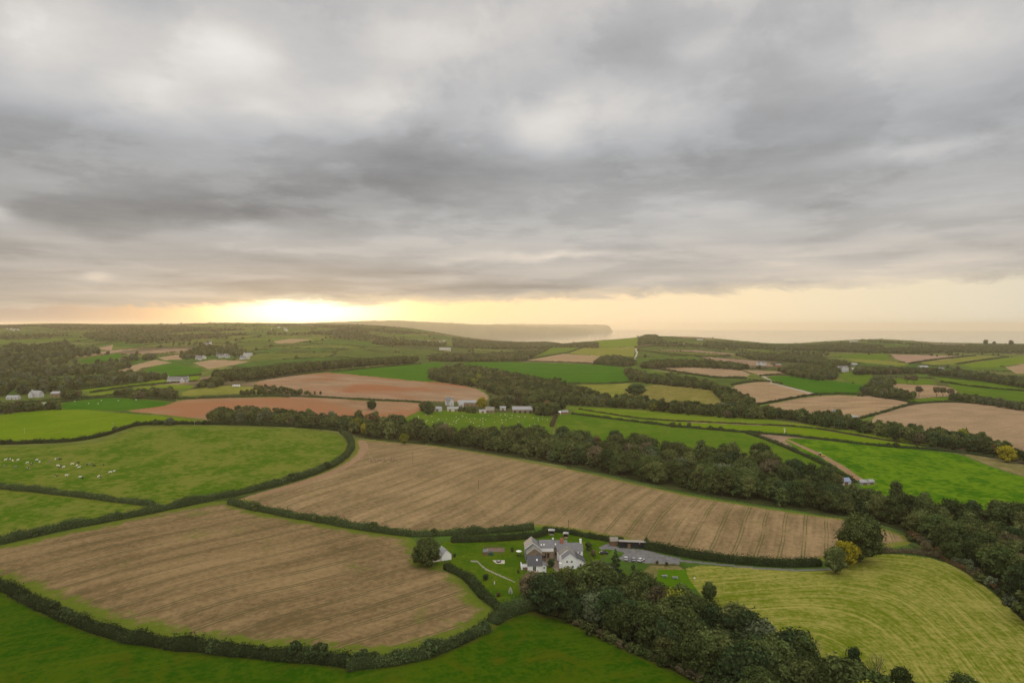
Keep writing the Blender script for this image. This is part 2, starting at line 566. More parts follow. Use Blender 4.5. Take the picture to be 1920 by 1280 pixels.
def tilled(name, a, b, th, per=1.6, tram=13.0, tramc=(.07, .075, .025), tram_amt=.7, edge_col=(.085, .13, .012), edge_w=7.0, patch=(.10, .14, .02), patch_t=.66, red=None, curve=0.0):
    """stubble and ploughland: straight or gently curved rows along azimuth th"""
    m, T = new_mat(name)
    p = T.n('ShaderNodeNewGeometry').outputs['Position']
    x, y, z = T.sep(p)
    ac = T.m('SUBTRACT', T.m('MULTIPLY', x, math.cos(th)), T.m('MULTIPLY', y, math.sin(th)))
    al = T.m('ADD', T.m('MULTIPLY', x, math.sin(th)), T.m('MULTIPLY', y, math.cos(th)))
    wob = T.noise(p, 1 / 140.0, 2, .5)
    ac = T.m('MULTIPLY_ADD', T.m('SUBTRACT', wob, .5), 12.0, ac)
    if curve:
        ac = T.m('MULTIPLY_ADD', T.m('MULTIPLY', al, al), curve, ac)
    s1 = T.noise(T.comb(T.m('DIVIDE', ac, per), T.m('MULTIPLY', al, .02), 0.0), 1.0, 3, .6)
    s2 = T.noise(T.comb(T.m('DIVIDE', ac, per * 6), T.m('MULTIPLY', al, .012), 3.0), 1.0, 4, .6)
    n1 = T.noise(p, 1 / 2.6, 5, .7)
    n0 = T.noise(p, 1 / 45.0, 4, .55, .5)
    f = T.m('ADD', T.m('MULTIPLY', T.m('SUBTRACT', s1, .5), .9), T.m('MULTIPLY', T.m('SUBTRACT', s2, .5), 2.0))
    f = T.m('ADD', f, T.m('ADD', T.m('MULTIPLY', T.m('SUBTRACT', n1, .5), 2.2), T.m('MULTIPLY', T.m('SUBTRACT', n0, .5), 1.1)))
    f = T.m('ADD', f, .5, clamp=True)
    col = T.mix(f, a, b)
    if red:
        n5 = T.noise(p, 1 / 120.0, 3, .5, .4)
        col = T.mix(T.sm(n5, .42, .62), col, red)
    if tram:
        ph = T.m('FRACT', T.m('DIVIDE', ac, tram))
        tri = T.m('ABSOLUTE', T.m('SUBTRACT', ph, .5))
        ln = T.m('SUBTRACT', 1.0, T.sm(T.m('ABSOLUTE', T.m('SUBTRACT', tri, .07)), .012, .05))
        brk = T.noise(T.comb(T.m('DIVIDE', ac, 15.0), T.m('MULTIPLY', al, .03), 5.0), 1.0, 4, .6)
        col = T.mix(T.m('MULTIPLY', T.m('MULTIPLY', ln, T.sm(brk, .28, .52)), tram_amt), col, tramc)
    if patch:
        n3 = T.noise(p, 1 / 26.0, 6, .68, .8)
        col = T.mix(T.m('MULTIPLY', T.sm(n3, patch_t - .05, patch_t + .10), .8), col, patch)
    if edge_col:
        e = attr(T, 'edge').outputs['Fac']
        ne = T.noise(p, 1 / 7.0, 6, .7)
        k = T.m('SUBTRACT', 1.0, T.sm(T.m('MULTIPLY_ADD', T.m('SUBTRACT', ne, .5), edge_w * 2.6, e), edge_w * .45, edge_w * 1.0))
        col = T.mix(T.m('MULTIPLY', k, .9), col, T.mix(n1, tuple(c * .8 for c in edge_col), tuple(c * 1.25 for c in edge_col)))
    finish(T, col, 0.95, T.m('ADD', s1, n1), .5, .35, 0.0)
    return m


def hay(name):
    m, T = new_mat(name)
    p = T.n('ShaderNodeNewGeometry').outputs['Position']
    e = attr(T, 'edge').outputs['Fac']
    w = T.noise(p, 1 / 30.0, 3, .5)
    ew = T.m('MULTIPLY_ADD', T.m('SUBTRACT', w, .5), 5.0, e)
    s1 = T.noise(T.comb(T.m('DIVIDE', ew, 1.1), T.m('MULTIPLY', w, 2.0), 0.0), 1.0, 3, .6)
    s2 = T.noise(T.comb(T.m('DIVIDE', ew, 5.0), 0.0, 7.0), 1.0, 2, .5)
    n1 = T.noise(p, 1 / 2.2, 5, .7)
    n0 = T.noise(p, 1 / 28.0, 4, .6, .6)
    f = T.m('ADD', T.m('MULTIPLY', T.m('SUBTRACT', s1, .5), 2.6), T.m('MULTIPLY', T.m('SUBTRACT', n0, .5), 2.0))
    f = T.m('ADD', f, T.m('ADD', T.m('MULTIPLY', T.m('SUBTRACT', n1, .5), 3.0), T.m('MULTIPLY', T.m('SUBTRACT', s2, .5), 1.2)))
    f = T.m('ADD', f, .45, clamp=True)
    col = T.mix(f, (.100, .130, .008), (.255, .235, .058))
    fl = T.m('ABSOLUTE', T.m('SUBTRACT', T.m('FRACT', T.m('DIVIDE', ew, 7.5)), .5))
    col = T.mix(T.m('MULTIPLY', T.m('SUBTRACT', 1.0, T.m('ADD', T.sm(fl, .01, .09), T.m('MULTIPLY', T.sm(T.noise(p, 1 / 14.0, 4, .6), .38, .6), .9), clamp=True)), .35), col, (.33, .29, .09))
    finish(T, col, .95, T.m('ADD', n1, s1), .5, .3, 0.0)
    return m


M = {}
M['pasture_near'] = grass('near_pasture_grass', (.018, .060, .001), (.044, .080, .002), 42, 1.9, .95, (.070, .072, .003), (.075, .078, .012), 3.5, (R(62), 2.2, (.062, .090, .004), .45))
M['pasture_cow'] = grass('grazed_pasture_grass', (.050, .105, .003), (.125, .145, .020), 38, 5.0, 1.1, (.14, .145, .03), (.10, .12, .012), 4)
M['pasture_bright'] = grass('bright_pasture_grass', (.085, .150, .002), (.115, .180, .004), 55, 6, .5, (.155, .18, .008), (.10, .11, .02), 3, (R(80), 3.0, (.13, .175, .012), .4))
M['pasture_mid'] = grass('mid_pasture_grass', (.048, .108, .005), (.080, .135, .008), 60, 6, .6, (.125, .145, .018), (.09, .10, .02), 3, (R(70), 3.5, (.105, .14, .015), .4))
M['pasture_deep'] = grass('deep_pasture_grass', (.026, .098, .002), (.040, .118, .004), 70, 8, .6, None, (.08, .10, .02), 4, (R(65), 4.0, (.055, .120, .010), .4))
M['pasture_olive'] = grass('olive_pasture_grass', (.12, .14, .018), (.18, .18, .035), 40, 6, .6, (.22, .19, .06))
M['pasture_lime'] = grass('lime_pasture_grass', (.085, .145, .006), (.12, .165, .012), 60, 7, .5, (.165, .175, .026))
M['rootcrop'] = grass('leafy_root_crop', (.034, .102, .002), (.098, .175, .006), 30, 5.0, 1.0, (.115, .18, .006), (.07, .15, .008), 3, None, .9)
M['rough'] = grass('rough_grazing', (.13, .125, .025), (.20, .175, .05), 18, 6, .9, (.14, .09, .04))
M['lawn'] = grass('mown_lawn', (.034, .080, .003), (.066, .108, .004), 14, 1.6, .5, (.11, .13, .008))
M['lawn_striped'] = grass('striped_lawn', (.055, .12, .003), (.072, .14, .005), 18, .9, .3, None, None, 5, (R(70), 1.6, (.035, .095, .003), .6))
M['stubble_a'] = tilled('stubble_soil_a', (.110, .078, .036), (.235, .162, .080), R(46), 1.7, 12.0, (.072, .066, .028), .75, (.085, .120, .010), 9.0, (.090, .115, .016), .64)
M['stubble_b'] = tilled('stubble_soil_b', (.135, .098, .048), (.285, .198, .104), R(24), 1.8, 10.5, (.090, .086, .030), .75, (.12, .135, .018), 6.0, (.10, .12, .02), .66)
M['red_a'] = tilled('red_plough_soil_a', (.195, .115, .062), (.30, .195, .115), R(-70), 5, 0, edge_w=3, patch=None, red=(.255, .12, .060))
M['red_b'] = tilled('red_plough_soil_b', (.20, .132, .080), (.30, .20, .125), R(-75), 5, 0, edge_w=2, patch=None, red=(.245, .108, .055))
M['tan_a'] = tilled('tan_plough_soil_a', (.20, .14, .078), (.34, .235, .135), R(75), 4, 0, edge_w=1.5, patch=None, edge_col=None)
M['tan_b'] = tilled('tan_plough_soil_b', (.22, .155, .09), (.32, .225, .135), R(60), 4, 0, edge_w=1.5, patch=None, edge_col=None)
M['pink'] = tilled('pinkish_soil', (.24, .16, .11), (.32, .21, .145), R(80), 6, 0, patch=None, edge_col=None)
M['hay'] = hay('cut_hay_grass')
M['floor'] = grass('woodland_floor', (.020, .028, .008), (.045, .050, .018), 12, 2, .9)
M['verge'] = grass('rough_verge_grass', (.11, .11, .03), (.21, .17, .075), 9, 1.6, .8, (.12, .09, .045))
M['gravel'] = flat('grey_gravel', (.135, .132, .13), .95, .35, .6)
M['tarmac'] = flat('worn_tarmac', (.125, .12, .115), .9, .25, .8)
M['dirt'] = flat('red_dirt_track', (.225, .140, .072), .95, .3, .5)
M['paleroad'] = flat('pale_lane_surface', (.32, .28, .23), .9, .2, .2)
M['slabs'] = flat('weathered_stone_path', (.21, .195, .15), .9, .3, 1.0)
M['cobble'] = flat('cobbled_yard_stone', (.17, .135, .10), .9, .35, 1.5)


def far_ground_mat():
    m, T = new_mat('patchwork_far_fields')
    c = attr(T, 'tint').outputs['Color']
    p = T.n('ShaderNodeNewGeometry').outputs['Position']
    n0 = T.noise(p, 1 / 40.0, 5, .6)
    n1 = T.noise(p, 1 / 16.0, 5, .65)
    k = T.m('ADD', T.mr(n0, .3, .7, .72, 1.22), T.m('MULTIPLY', T.m('SUBTRACT', n1, .5), 1.4))
    finish(T, T.vm('MULTIPLY', c, T.comb(k, k, k)), .95, n1, .4, 1.0, 0.0)
    return m


M['far'] = far_ground_mat()

# ------------------------------------------------------------------ field map (photo positions of the boundaries)
FIELDS = []          # (name, label, material key, polygon, smooth)


def field(name, label, mk, poly, sm=1):
    FIELDS.append((name, label, mk, smooth_poly(poly, sm) if sm else poly))


field('pasture', 'dark green grass field along the bottom of the hedged slope', 'pasture_near',
      [(-260, 1075), (-60, 1078), (0, 1098), (60, 1128), (130, 1162), (210, 1190), (300, 1207), (400, 1217), (500, 1227), (600, 1235), (650, 1246), (720, 1243), (800, 1227),
       (870, 1203), (910, 1178), (940, 1158), (985, 1142), (1060, 1158), (1150, 1203), (1250, 1248), (1340, 1288), (1500, 1400), (1500, 1700), (-260, 1700)])
field('stubble_field', 'tan stubble field in front, ringed by green margins', 'stubble_a',
      [(-260, 1075), (-60, 1040), (0, 1022), (110, 998), (240, 972), (330, 952), (430, 935), (450, 948), (560, 972), (700, 996), (770, 1004), (790, 1030), (800, 1055), (850, 1064), (880, 1088),
       (898, 1118), (930, 1140), (920, 1160), (860, 1195), (745, 1230), (640, 1228), (500, 1216), (350, 1202), (200, 1172), (90, 1125), (20, 1095), (-60, 1072)])
field('stubble_field', 'long tan stubble field with straight tractor lines above the farmhouse', 'stubble_b',
      [(440, 942), (480, 925), (560, 903), (620, 880), (652, 860), (668, 842), (660, 822), (700, 825), (800, 833), (900, 848), (1000, 866), (1100, 885), (1200, 908), (1300, 930), (1400, 946), (1500, 962),
       (1600, 974), (1690, 1000), (1720, 1018), (1650, 1030), (1580, 1042), (1545, 1052), (1480, 1056), (1400, 1050), (1320, 1043), (1230, 1024), (1150, 1008), (1060, 992), (1000, 986), (930, 993), (850, 997),
       (760, 1000), (680, 988), (600, 973), (520, 960)], 1)
field('pasture', 'cattle pasture on the left with cows grazing', 'pasture_cow',
      [(-260, 842), (-60, 838), (130, 835), (200, 826), (240, 808), (270, 799), (420, 799), (600, 806), (640, 814), (654, 835), (640, 858), (605, 878), (540, 900), (470, 918), (380, 937), (290, 948), (150, 929), (0, 912), (-60, 908), (-260, 900)])
field('pasture', 'small pasture wedge between two hedges at the left edge', 'pasture_cow',
      [(-260, 905), (-60, 916), (0, 916), (150, 933), (285, 948), (240, 965), (110, 992), (0, 1018), (-60, 1033), (-260, 1070)])
field('pasture', 'bright lime green field at the left behind the cattle pasture', 'pasture_bright',
      [(-260, 790), (-60, 782), (0, 777), (80, 768), (150, 766), (230, 774), (300, 779), (350, 784), (400, 794), (330, 794), (262, 795), (232, 803), (190, 818), (130, 828), (0, 832), (-60, 834), (-260, 838)])
field('hay_field', 'mown yellow green hay field with curved windrow lines', 'hay',
      [(1285, 1058), (1400, 1064), (1500, 1071), (1560, 1070), (1600, 1050), (1650, 1037), (1700, 1040), (1760, 1048), (1810, 1072), (1860, 1108), (1920, 1165), (1990, 1225), (2250, 1420), (2250, 1700), (1650, 1700),
       (1640, 1300), (1560, 1265), (1450, 1215), (1400, 1180), (1340, 1140), (1305, 1105), (1290, 1085)])
field('ploughed_field', 'lower red brown ploughed field with one round tree', 'red_a',
      [(225, 770), (270, 764), (312, 759), (333, 750), (400, 746), (546, 744), (608, 746), (692, 751), (790, 754), (800, 764), (775, 778), (745, 788), (690, 795), (560, 792), (460, 790), (400, 790), (385, 787), (300, 777)])
field('ploughed_field', 'upper red brown ploughed field below the shelter belt', 'red_b',
      [(465, 716), (600, 698), (640, 700), (700, 706), (800, 715), (862, 721), (903, 731), (922, 747), (900, 754), (780, 751), (690, 748), (610, 743), (560, 737), (500, 727)])
field('pasture', 'deep green field between the shelter belt and the red ploughland', 'pasture_deep',
      [(605, 697), (700, 688), (790, 682), (835, 678), (830, 690), (815, 716), (800, 716), (700, 706), (640, 700)])
field('pasture', 'large even green field behind the middle wood', 'pasture_deep',
      [(860, 680), (902, 678), (1000, 679), (1100, 682), (1170, 687), (1180, 700), (1205, 712), (1160, 718), (1067, 719), (1040, 730), (900, 715)])
field('pasture', 'olive grass strip under the large green field', 'pasture_olive',
      [(1060, 720), (1200, 718), (1196, 728), (1165, 745), (1090, 745), (1050, 735)])
field('rough_grazing', 'rough olive and brown grazing ground between woods', 'rough',
      [(1165, 735), (1195, 728), (1240, 718), (1300, 724), (1345, 732), (1375, 755), (1330, 768), (1260, 765), (1180, 760)])
field('pasture', 'small bright field rising toward the sea', 'pasture_mid', [(983, 674), (1000, 660), (1030, 650), (1092, 650), (1060, 662), (990, 674)], 0)
field('ploughed_field', 'small tan field near the far lane', 'tan_a', [(985, 676), (1055, 663), (1125, 667), (1112, 680), (1050, 679)], 0)
field('pasture', 'olive field beside the far lane', 'pasture_olive', [(1068, 662), (1098, 651), (1192, 651), (1188, 668), (1120, 667)], 0)
field('pasture', 'hillside field under the tree crowned knoll', 'pasture_lime', [(1100, 641), (1150, 637), (1195, 633), (1196, 650), (1125, 650)], 0)
field('ploughed_field', 'thin tan field behind the right hand woods', 'tan_b', [(1212, 689), (1280, 687), (1384, 691), (1414, 705), (1360, 708), (1300, 702), (1240, 696)])
field('ploughed_field', 'tan wedge field beyond the pale lane', 'tan_b', [(1392, 693), (1460, 696), (1482, 703), (1430, 705)], 0)
field('ploughed_field', 'tan ploughed field left of the pale lane', 'tan_a', [(1365, 724), (1429, 714), (1446, 717), (1530, 738), (1512, 741), (1413, 760), (1400, 748), (1390, 738)])
field('pasture', 'smooth deep green field right of the pale lane', 'pasture_deep', [(1432, 706), (1481, 703), (1533, 711), (1600, 718), (1625, 722), (1625, 738), (1540, 740), (1500, 730), (1460, 717)])
field('ploughed_field', 'broad tan ploughed field in the right middle distance', 'tan_a', [(1418, 763), (1520, 742), (1600, 740), (1718, 756), (1690, 762), (1615, 786), (1560, 792), (1500, 785), (1440, 778)])
field('ploughed_field', 'large domed tan ploughed field at the right edge', 'tan_b', [(1617, 786), (1715, 757), (1795, 753), (1880, 761), (1920, 768), (1990, 776), (2200, 790), (2200, 870), (1920, 855), (1850, 845), (1760, 822), (1680, 806)])
field('pasture', 'narrow green strip behind the tan fields', 'pasture_mid', [(1605, 738), (1700, 748), (1790, 742), (1800, 752), (1718, 755)], 0)
field('ploughed_field', 'tan field behind the row of dark trees', 'tan_a', [(1640, 722), (1700, 718), (1795, 726), (1800, 738), (1740, 745), (1690, 738)])
field('pasture', 'striped green fields at the right edge', 'pasture_mid', [(1740, 703), (1800, 706), (1900, 717), (2200, 735), (2200, 775), (1920, 762), (1850, 748), (1800, 738), (1770, 716)], 0)
field('pasture', 'green paddock below the white country house', 'pasture_mid', [(1565, 699), (1630, 697), (1640, 710), (1618, 722), (1590, 716)])
field('pasture', 'green paddock behind the paired trees', 'pasture_mid', [(1660, 709), (1745, 710), (1765, 722), (1680, 720)])
field('ploughed_field', 'distant pinkish ploughed field', 'pink', [(1670, 664), (1805, 667), (1700, 680), (1680, 673)], 0)
field('pasture', 'distant pale green field beside the pink plough', 'pasture_olive', [(1720, 680), (1830, 667), (1888, 668), (1800, 681), (1750, 684)], 0)
field('pasture', 'distant green field on the right skyline slope', 'pasture_lime', [(1800, 683), (1900, 669), (2200, 667), (2200, 678), (1920, 681), (1860, 689), (1820, 688)], 0)
field('ploughed_field', 'distant tan field at the right edge', 'tan_b', [(1885, 688), (1920, 683), (2200, 680), (2200, 704), (1905, 700)], 0)
field('pasture', 'distant green field left of the pink plough', 'pasture_mid', [(1545, 664), (1660, 663), (1672, 674), (1630, 675), (1590, 671)], 0)
field('pasture', 'distant olive field above the country house', 'pasture_olive', [(1585, 672), (1670, 676), (1705, 683), (1690, 686), (1610, 679)], 0)
field('pasture', 'long green strip between the woods, upper', 'pasture_lime', [(1060, 765), (1090, 768), (1190, 784), (1265, 789), (1390, 795), (1515, 800), (1640, 822), (1790, 846), (1760, 836), (1640, 812), (1520, 796), (1440, 786), (1365, 782), (1250, 772), (1150, 766), (1070, 762)], 0)
field('pasture', 'long green strip between the woods, lower', 'pasture_bright', [(1068, 772), (1085, 767), (1190, 785), (1265, 790), (1390, 796), (1515, 801), (1640, 823), (1805, 847), (1740, 841), (1640, 834), (1527, 821), (1440, 812), (1265, 799), (1152, 785)], 0)
field('pasture', 'green field narrowing to the dark wood', 'pasture_mid', [(1040, 775), (1072, 776), (1152, 786), (1265, 800), (1400, 811), (1440, 826), (1490, 846), (1540, 867), (1600, 896), (1560, 925), (1450, 890), (1350, 870), (1250, 860), (1150, 850), (1040, 840)], 0)
field('root_crop_field', 'vivid green root crop field above the wood', 'rootcrop', [(1462, 820), (1527, 823), (1665, 838), (1765, 846), (1802, 851), (1840, 868), (1920, 895), (2200, 960), (2200, 1010), (1920, 985), (1820, 990), (1700, 960), (1615, 915), (1560, 876), (1500, 845)], 1)
field('verge', 'tan rough verge beside the root crop', 'verge', [(1800, 849), (1850, 857), (1925, 872), (1990, 890), (1990, 912), (1918, 893), (1840, 867)])
field('pasture', 'sheep pasture below the middle farm', 'pasture_mid', [(745, 790), (785, 771), (830, 769), (920, 773), (1035, 773), (1040, 800), (1030, 830), (960, 840), (880, 835), (800, 820), (750, 805)], 0)
field('pasture', 'green paddock with a few sheep on the left', 'pasture_deep', [(105, 757), (150, 750), (200, 745), (269, 748), (328, 754), (305, 762), (225, 771), (150, 768), (110, 768)])
field('pasture', 'lime grass strip behind the long white house', 'pasture_bright', [(145, 731), (227, 722), (312, 709), (375, 704), (375, 713), (312, 718), (219, 728), (170, 734)], 0)
field('pasture', 'lime grass strip in front of the long white house', 'pasture_lime', [(135, 746), (181, 736), (271, 725), (312, 720), (364, 722), (360, 728), (271, 730), (208, 740)], 0)
field('pasture', 'olive grass field with a white caravan', 'pasture_olive', [(340, 734), (400, 722), (490, 725), (500, 735), (400, 740), (342, 743)])
field('pasture', 'narrow green strip by the left cottages', 'pasture_bright', [(20, 760), (85, 753), (140, 748), (110, 757), (35, 764)], 0)
field('ploughed_field', 'distant tan field on the left valley side', 'tan_b', [(212, 698), (244, 686), (292, 674), (322, 680), (271, 689), (229, 704)], 0)
field('pasture', 'distant deep green field on the left valley side', 'pasture_deep', [(232, 706), (292, 685), (325, 681), (380, 690), (384, 696), (350, 706), (300, 710)], 0)
field('ploughed_field', 'distant tan field below the hamlet', 'tan_b', [(362, 680), (400, 674), (470, 677), (440, 684), (392, 692)], 0)
field('ploughed_field', 'small distant tan field beside the hamlet', 'tan_b', [(296, 670), (338, 664), (341, 674), (308, 675)], 0)
field('ploughed_field', 'thin distant tan strip above the hamlet', 'tan_b', [(313, 663), (390, 654), (390, 658), (354, 661)], 0)
field('ploughed_field', 'small distant pink patch on the left hill', 'pink', [(180, 653), (212, 646), (209, 657)], 0)
field('ploughed_field', 'thin distant pink strip on the left hill', 'pink', [(132, 669), (228, 655), (228, 659), (156, 669)], 0)
field('pasture', 'distant green field among the left woods', 'pasture_deep', [(140, 678), (222, 661), (235, 668), (188, 681)], 0)
field('ploughed_field', 'distant tan streak on the sunlit hillside', 'tan_b', [(512, 640), (545, 635), (585, 636), (550, 643), (520, 644)], 0)

# ground that lies over those fields
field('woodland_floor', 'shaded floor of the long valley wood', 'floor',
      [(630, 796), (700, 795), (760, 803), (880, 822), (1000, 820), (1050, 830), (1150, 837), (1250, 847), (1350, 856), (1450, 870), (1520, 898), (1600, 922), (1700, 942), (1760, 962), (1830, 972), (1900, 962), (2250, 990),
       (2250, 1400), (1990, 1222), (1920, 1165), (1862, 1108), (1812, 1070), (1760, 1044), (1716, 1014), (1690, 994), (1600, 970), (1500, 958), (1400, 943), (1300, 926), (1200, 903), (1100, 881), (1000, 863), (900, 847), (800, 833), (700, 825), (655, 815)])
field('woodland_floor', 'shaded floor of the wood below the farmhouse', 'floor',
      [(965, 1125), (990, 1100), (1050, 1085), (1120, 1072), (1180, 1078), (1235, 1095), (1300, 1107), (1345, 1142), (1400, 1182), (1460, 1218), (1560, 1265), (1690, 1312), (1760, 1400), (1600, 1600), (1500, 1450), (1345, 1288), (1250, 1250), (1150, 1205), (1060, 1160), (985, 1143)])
field('garden', 'green garden lawn round the white farmhouse', 'lawn',
      [(800, 1050), (830, 1015), (850, 1012), (960, 1011), (1018, 1005), (1022, 995), (1060, 997), (1100, 1005), (1145, 1015), (1150, 1030), (1130, 1050), (1120, 1075), (1050, 1088), (1000, 1100), (990, 1128), (945, 1148), (930, 1135), (900, 1112), (885, 1090), (868, 1074), (840, 1064)])
field('yard', 'grey gravel yard beside the sheds', 'gravel',
      [(1122, 1026), (1140, 1018), (1160, 1026), (1215, 1031), (1245, 1040), (1275, 1046), (1274, 1058), (1215, 1055), (1170, 1052), (1160, 1046), (1172, 1036), (1150, 1030), (1126, 1029)], 0)
field('lane', 'grey lane running under the hedge to the big tree', 'tarmac',
      [(1270, 1048), (1330, 1054.3), (1420, 1063), (1500, 1067), (1560, 1064), (1561, 1067), (1500, 1070.3), (1420, 1066), (1330, 1057.3), (1270, 1052)], 0)
field('courtyard', 'brown cobbled courtyard between house and barn', 'cobble', [(1014, 1048), (1020, 1036), (1052, 1034), (1056, 1062), (1044, 1072), (1034, 1062), (1016, 1058)], 0)
field('lawn', 'mown green lawn with picnic tables beside the hay field', 'lawn_striped', [(1234, 1066), (1286, 1068), (1292, 1085), (1306, 1104), (1250, 1098), (1215, 1088), (1232, 1080)], 0)
field('lawn', 'pale rough grass apron below the yard fence', 'verge', [(1205, 1072), (1218, 1060), (1272, 1060), (1285, 1068), (1234, 1067), (1232, 1081), (1222, 1087), (1204, 1078)], 0)
field('track', 'red dirt track rounding the end of the cattle pasture', 'dirt',
      [(670, 824), (688, 827), (692, 840), (680, 857), (654, 876), (606, 896), (540, 915), (470, 934), (440, 940), (470, 928), (543, 908), (606, 888), (652, 867), (676, 846)], 1)
field('track', 'brown track between the field hedge and the root crop', 'dirt', [(1466, 821), (1472, 821), (1545, 852), (1590, 878), (1625, 903), (1612, 904), (1580, 882), (1538, 856)], 0)
field('lane', 'pale lane bending between far tan and green fields', 'paleroad', [(1424, 704), (1434, 705), (1447, 713), (1446, 717), (1535, 739), (1528, 740), (1443, 718), (1443, 713), (1430, 707)], 0)
field('lane', 'pale lane climbing the far hill', 'paleroad', [(1190, 653), (1194, 654), (1196, 662), (1191, 675), (1189, 685), (1186, 685), (1188, 674), (1193, 662)], 0)
field('path', 'thin pale stone path crossing the garden', 'slabs', [(882, 1050), (896, 1050), (897, 1052), (905, 1060), (913, 1066), (940, 1078), (966, 1090), (966, 1091.5), (938, 1080), (911, 1068), (902, 1061), (895, 1053), (882, 1052.3)], 0)

ST = 1.5
U = np.concatenate([np.arange(-1300, -220, 9.0), np.arange(-220, 2140 + ST, ST), np.arange(2150, 3300, 9.0)])
NV = 640
tt = np.linspace(0, 1, NV)
def vrows(u):
    vs = skyv(u)
    # rows: fine near the skyline, even below
    s = 40 * (np.exp(np.log(24.0) * tt) - 1)
    s = s / s[-1]
    w = 0.45 * s + 0.55 * tt
    return vs[:, None] + w[None, :] * (1620 - vs[:, None])
VV = vrows(U)
UU = np.repeat(U[:, None], NV, 1)
PT = gp(UU, VV)
nu, nv = UU.shape
uc = (UU[:-1, :-1] + UU[1:, 1:]) / 2
vc = (VV[:-1, :-1] + VV[1:, 1:]) / 2
fid = np.full(uc.shape, -1, int)
for i, (nm, lb, mk, poly) in enumerate(FIELDS):
    pa = np.array(poly)
    u0, v0 = pa.min(0); u1, v1 = pa.max(0)
    sel = np.where((uc >= u0) & (uc <= u1) & (vc >= v0) & (vc <= v1))
    if len(sel[0]):
        ins = in_poly(uc[sel], vc[sel], poly)
        fid[sel[0][ins], sel[1][ins]] = i
vid = (np.arange(nu)[:, None] * nv + np.arange(nv)[None, :])
quads = np.stack([vid[:-1, :-1], vid[:-1, 1:], vid[1:, 1:], vid[1:, :-1]], -1)
PF = PT.reshape(-1, 3)
# vertex normals of the whole sheet, so that neighbouring fields shade without a seam
du = np.gradient(PT, axis=0); dv = np.gradient(PT, axis=1)
NRM = np.cross(dv, du); NRM /= np.linalg.norm(NRM, axis=-1, keepdims=True)
NRM = (NRM * np.sign(NRM[..., 2:3] + 1e-9)).reshape(-1, 3)


def sheet(name, fsel, mat, edge_poly=None, extra=None, closed=True):
    q = quads[fsel].reshape(-1, 4)
    used, inv = np.unique(q, return_inverse=True)
    V = PF[used]
    at = {}
    if edge_poly == 'mown':      # rows follow the far and the right boundary, rounding the corner between them
        def ld(p_, q_):
            a_, c_ = gp(*p_)[:2], gp(*q_)[:2]
            n_ = np.array([-(c_ - a_)[1], (c_ - a_)[0]]); n_ /= np.linalg.norm(n_)
            return abs((V[:, :2] - a_) @ n_)
        k_ = 16.0
        e_ = -k_ * np.log(np.exp(-ld((1285, 1056), (1680, 1036)) / k_) + np.exp(-ld((1770, 1040), (1990, 1225)) / k_))
        at['edge'] = ('POINT', 'FLOAT', (e_ + 60).astype(np.float32))
    elif edge_poly is not None:
        pw = gp(np.array([p[0] for p in edge_poly]), np.array([p[1] for p in edge_poly]))[:, :2]
        pts = [tuple(p) for p in pw] + ([tuple(pw[0])] if closed else [])
        at['edge'] = ('POINT', 'FLOAT', seg_d(V[:, 0], V[:, 1], pts).astype(np.float32))
    if extra is not None:
        at['tint'] = ('POINT', 'FLOAT_COLOR', extra[used].astype(np.float32))
    me = np_mesh(name, V, inv.reshape(-1, 4), [mat], True, attrs=at)
    me.normals_split_custom_set_from_vertices(NRM[used].tolist())
    return link(name, me)


# ------------------------------------------------------------------ far patchwork of fields (cells on the ground)
CELL = 215.0
def cells(x, y):
    """nearest and second nearest seed of a jittered grid of field cells"""
    gx, gy = x / CELL, y / (CELL * 1.25)
    gx = gx + .5 * (vnoise(gx * .7, gy * .7, 5) - .5)
    i0, j0 = np.floor(gx).astype(int), np.floor(gy).astype(int)
    f1 = np.full(x.shape, 1e9); f2 = np.full(x.shape, 1e9); cid = np.zeros(x.shape)
    for di in (-1, 0, 1):
        for dj in (-1, 0, 1):
            i, j = i0 + di, j0 + dj
            sx = i + .5 + .8 * (hashf(i, j, 1) - .5)
            sy = j + .5 + .8 * (hashf(i, j, 2) - .5)
            d = np.maximum(abs(gx - sx), abs(gy - sy)) * .65 + .35 * np.hypot(gx - sx, gy - sy)
            h = hashf(i, j, 3)
            nn = d < f1
            f2 = np.where(nn, f1, np.minimum(f2, d))
            cid = np.where(nn, h, cid)
            f1 = np.where(nn, d, f1)
    return cid, (f2 - f1) * CELL


cid, fe = cells(PF[:, 0], PF[:, 1])
pal = np.array([(.095, .14, .02), (.115, .15, .024), (.060, .125, .012), (.085, .145, .018), (.11, .15, .025), (.070, .115, .016), (.13, .155, .04), (.050, .12, .012), (.10, .135, .02), (.085, .15, .014),
                (.12, .14, .035), (.065, .11, .02), (.28, .20, .125), (.075, .135, .014)])
tint = np.ones((len(PF), 4))
tint[:, :3] = pal[np.minimum((cid * len(pal)).astype(int), len(pal) - 1)] * .80 + np.array((.006, 0, .006))
scrub = np.clip((vnoise(PF[:, 0] / 190, PF[:, 1] / 320, 61) * .6 + vnoise(PF[:, 0] / 60, PF[:, 1] / 110, 62) * .4 - .56) / .10, 0, 1)[:, None] * .75   # furze and scrubland
tint[:, :3] = tint[:, :3] * (1 - scrub) + np.array((.055, .058, .026)) * scrub
hedge_w = np.clip(1 - (fe - 2.0) / 3.5, 0, 1)[:, None]
tint[:, :3] = tint[:, :3] * (1 - .8 * hedge_w) + np.array((.035, .042, .016)) * .8 * hedge_w

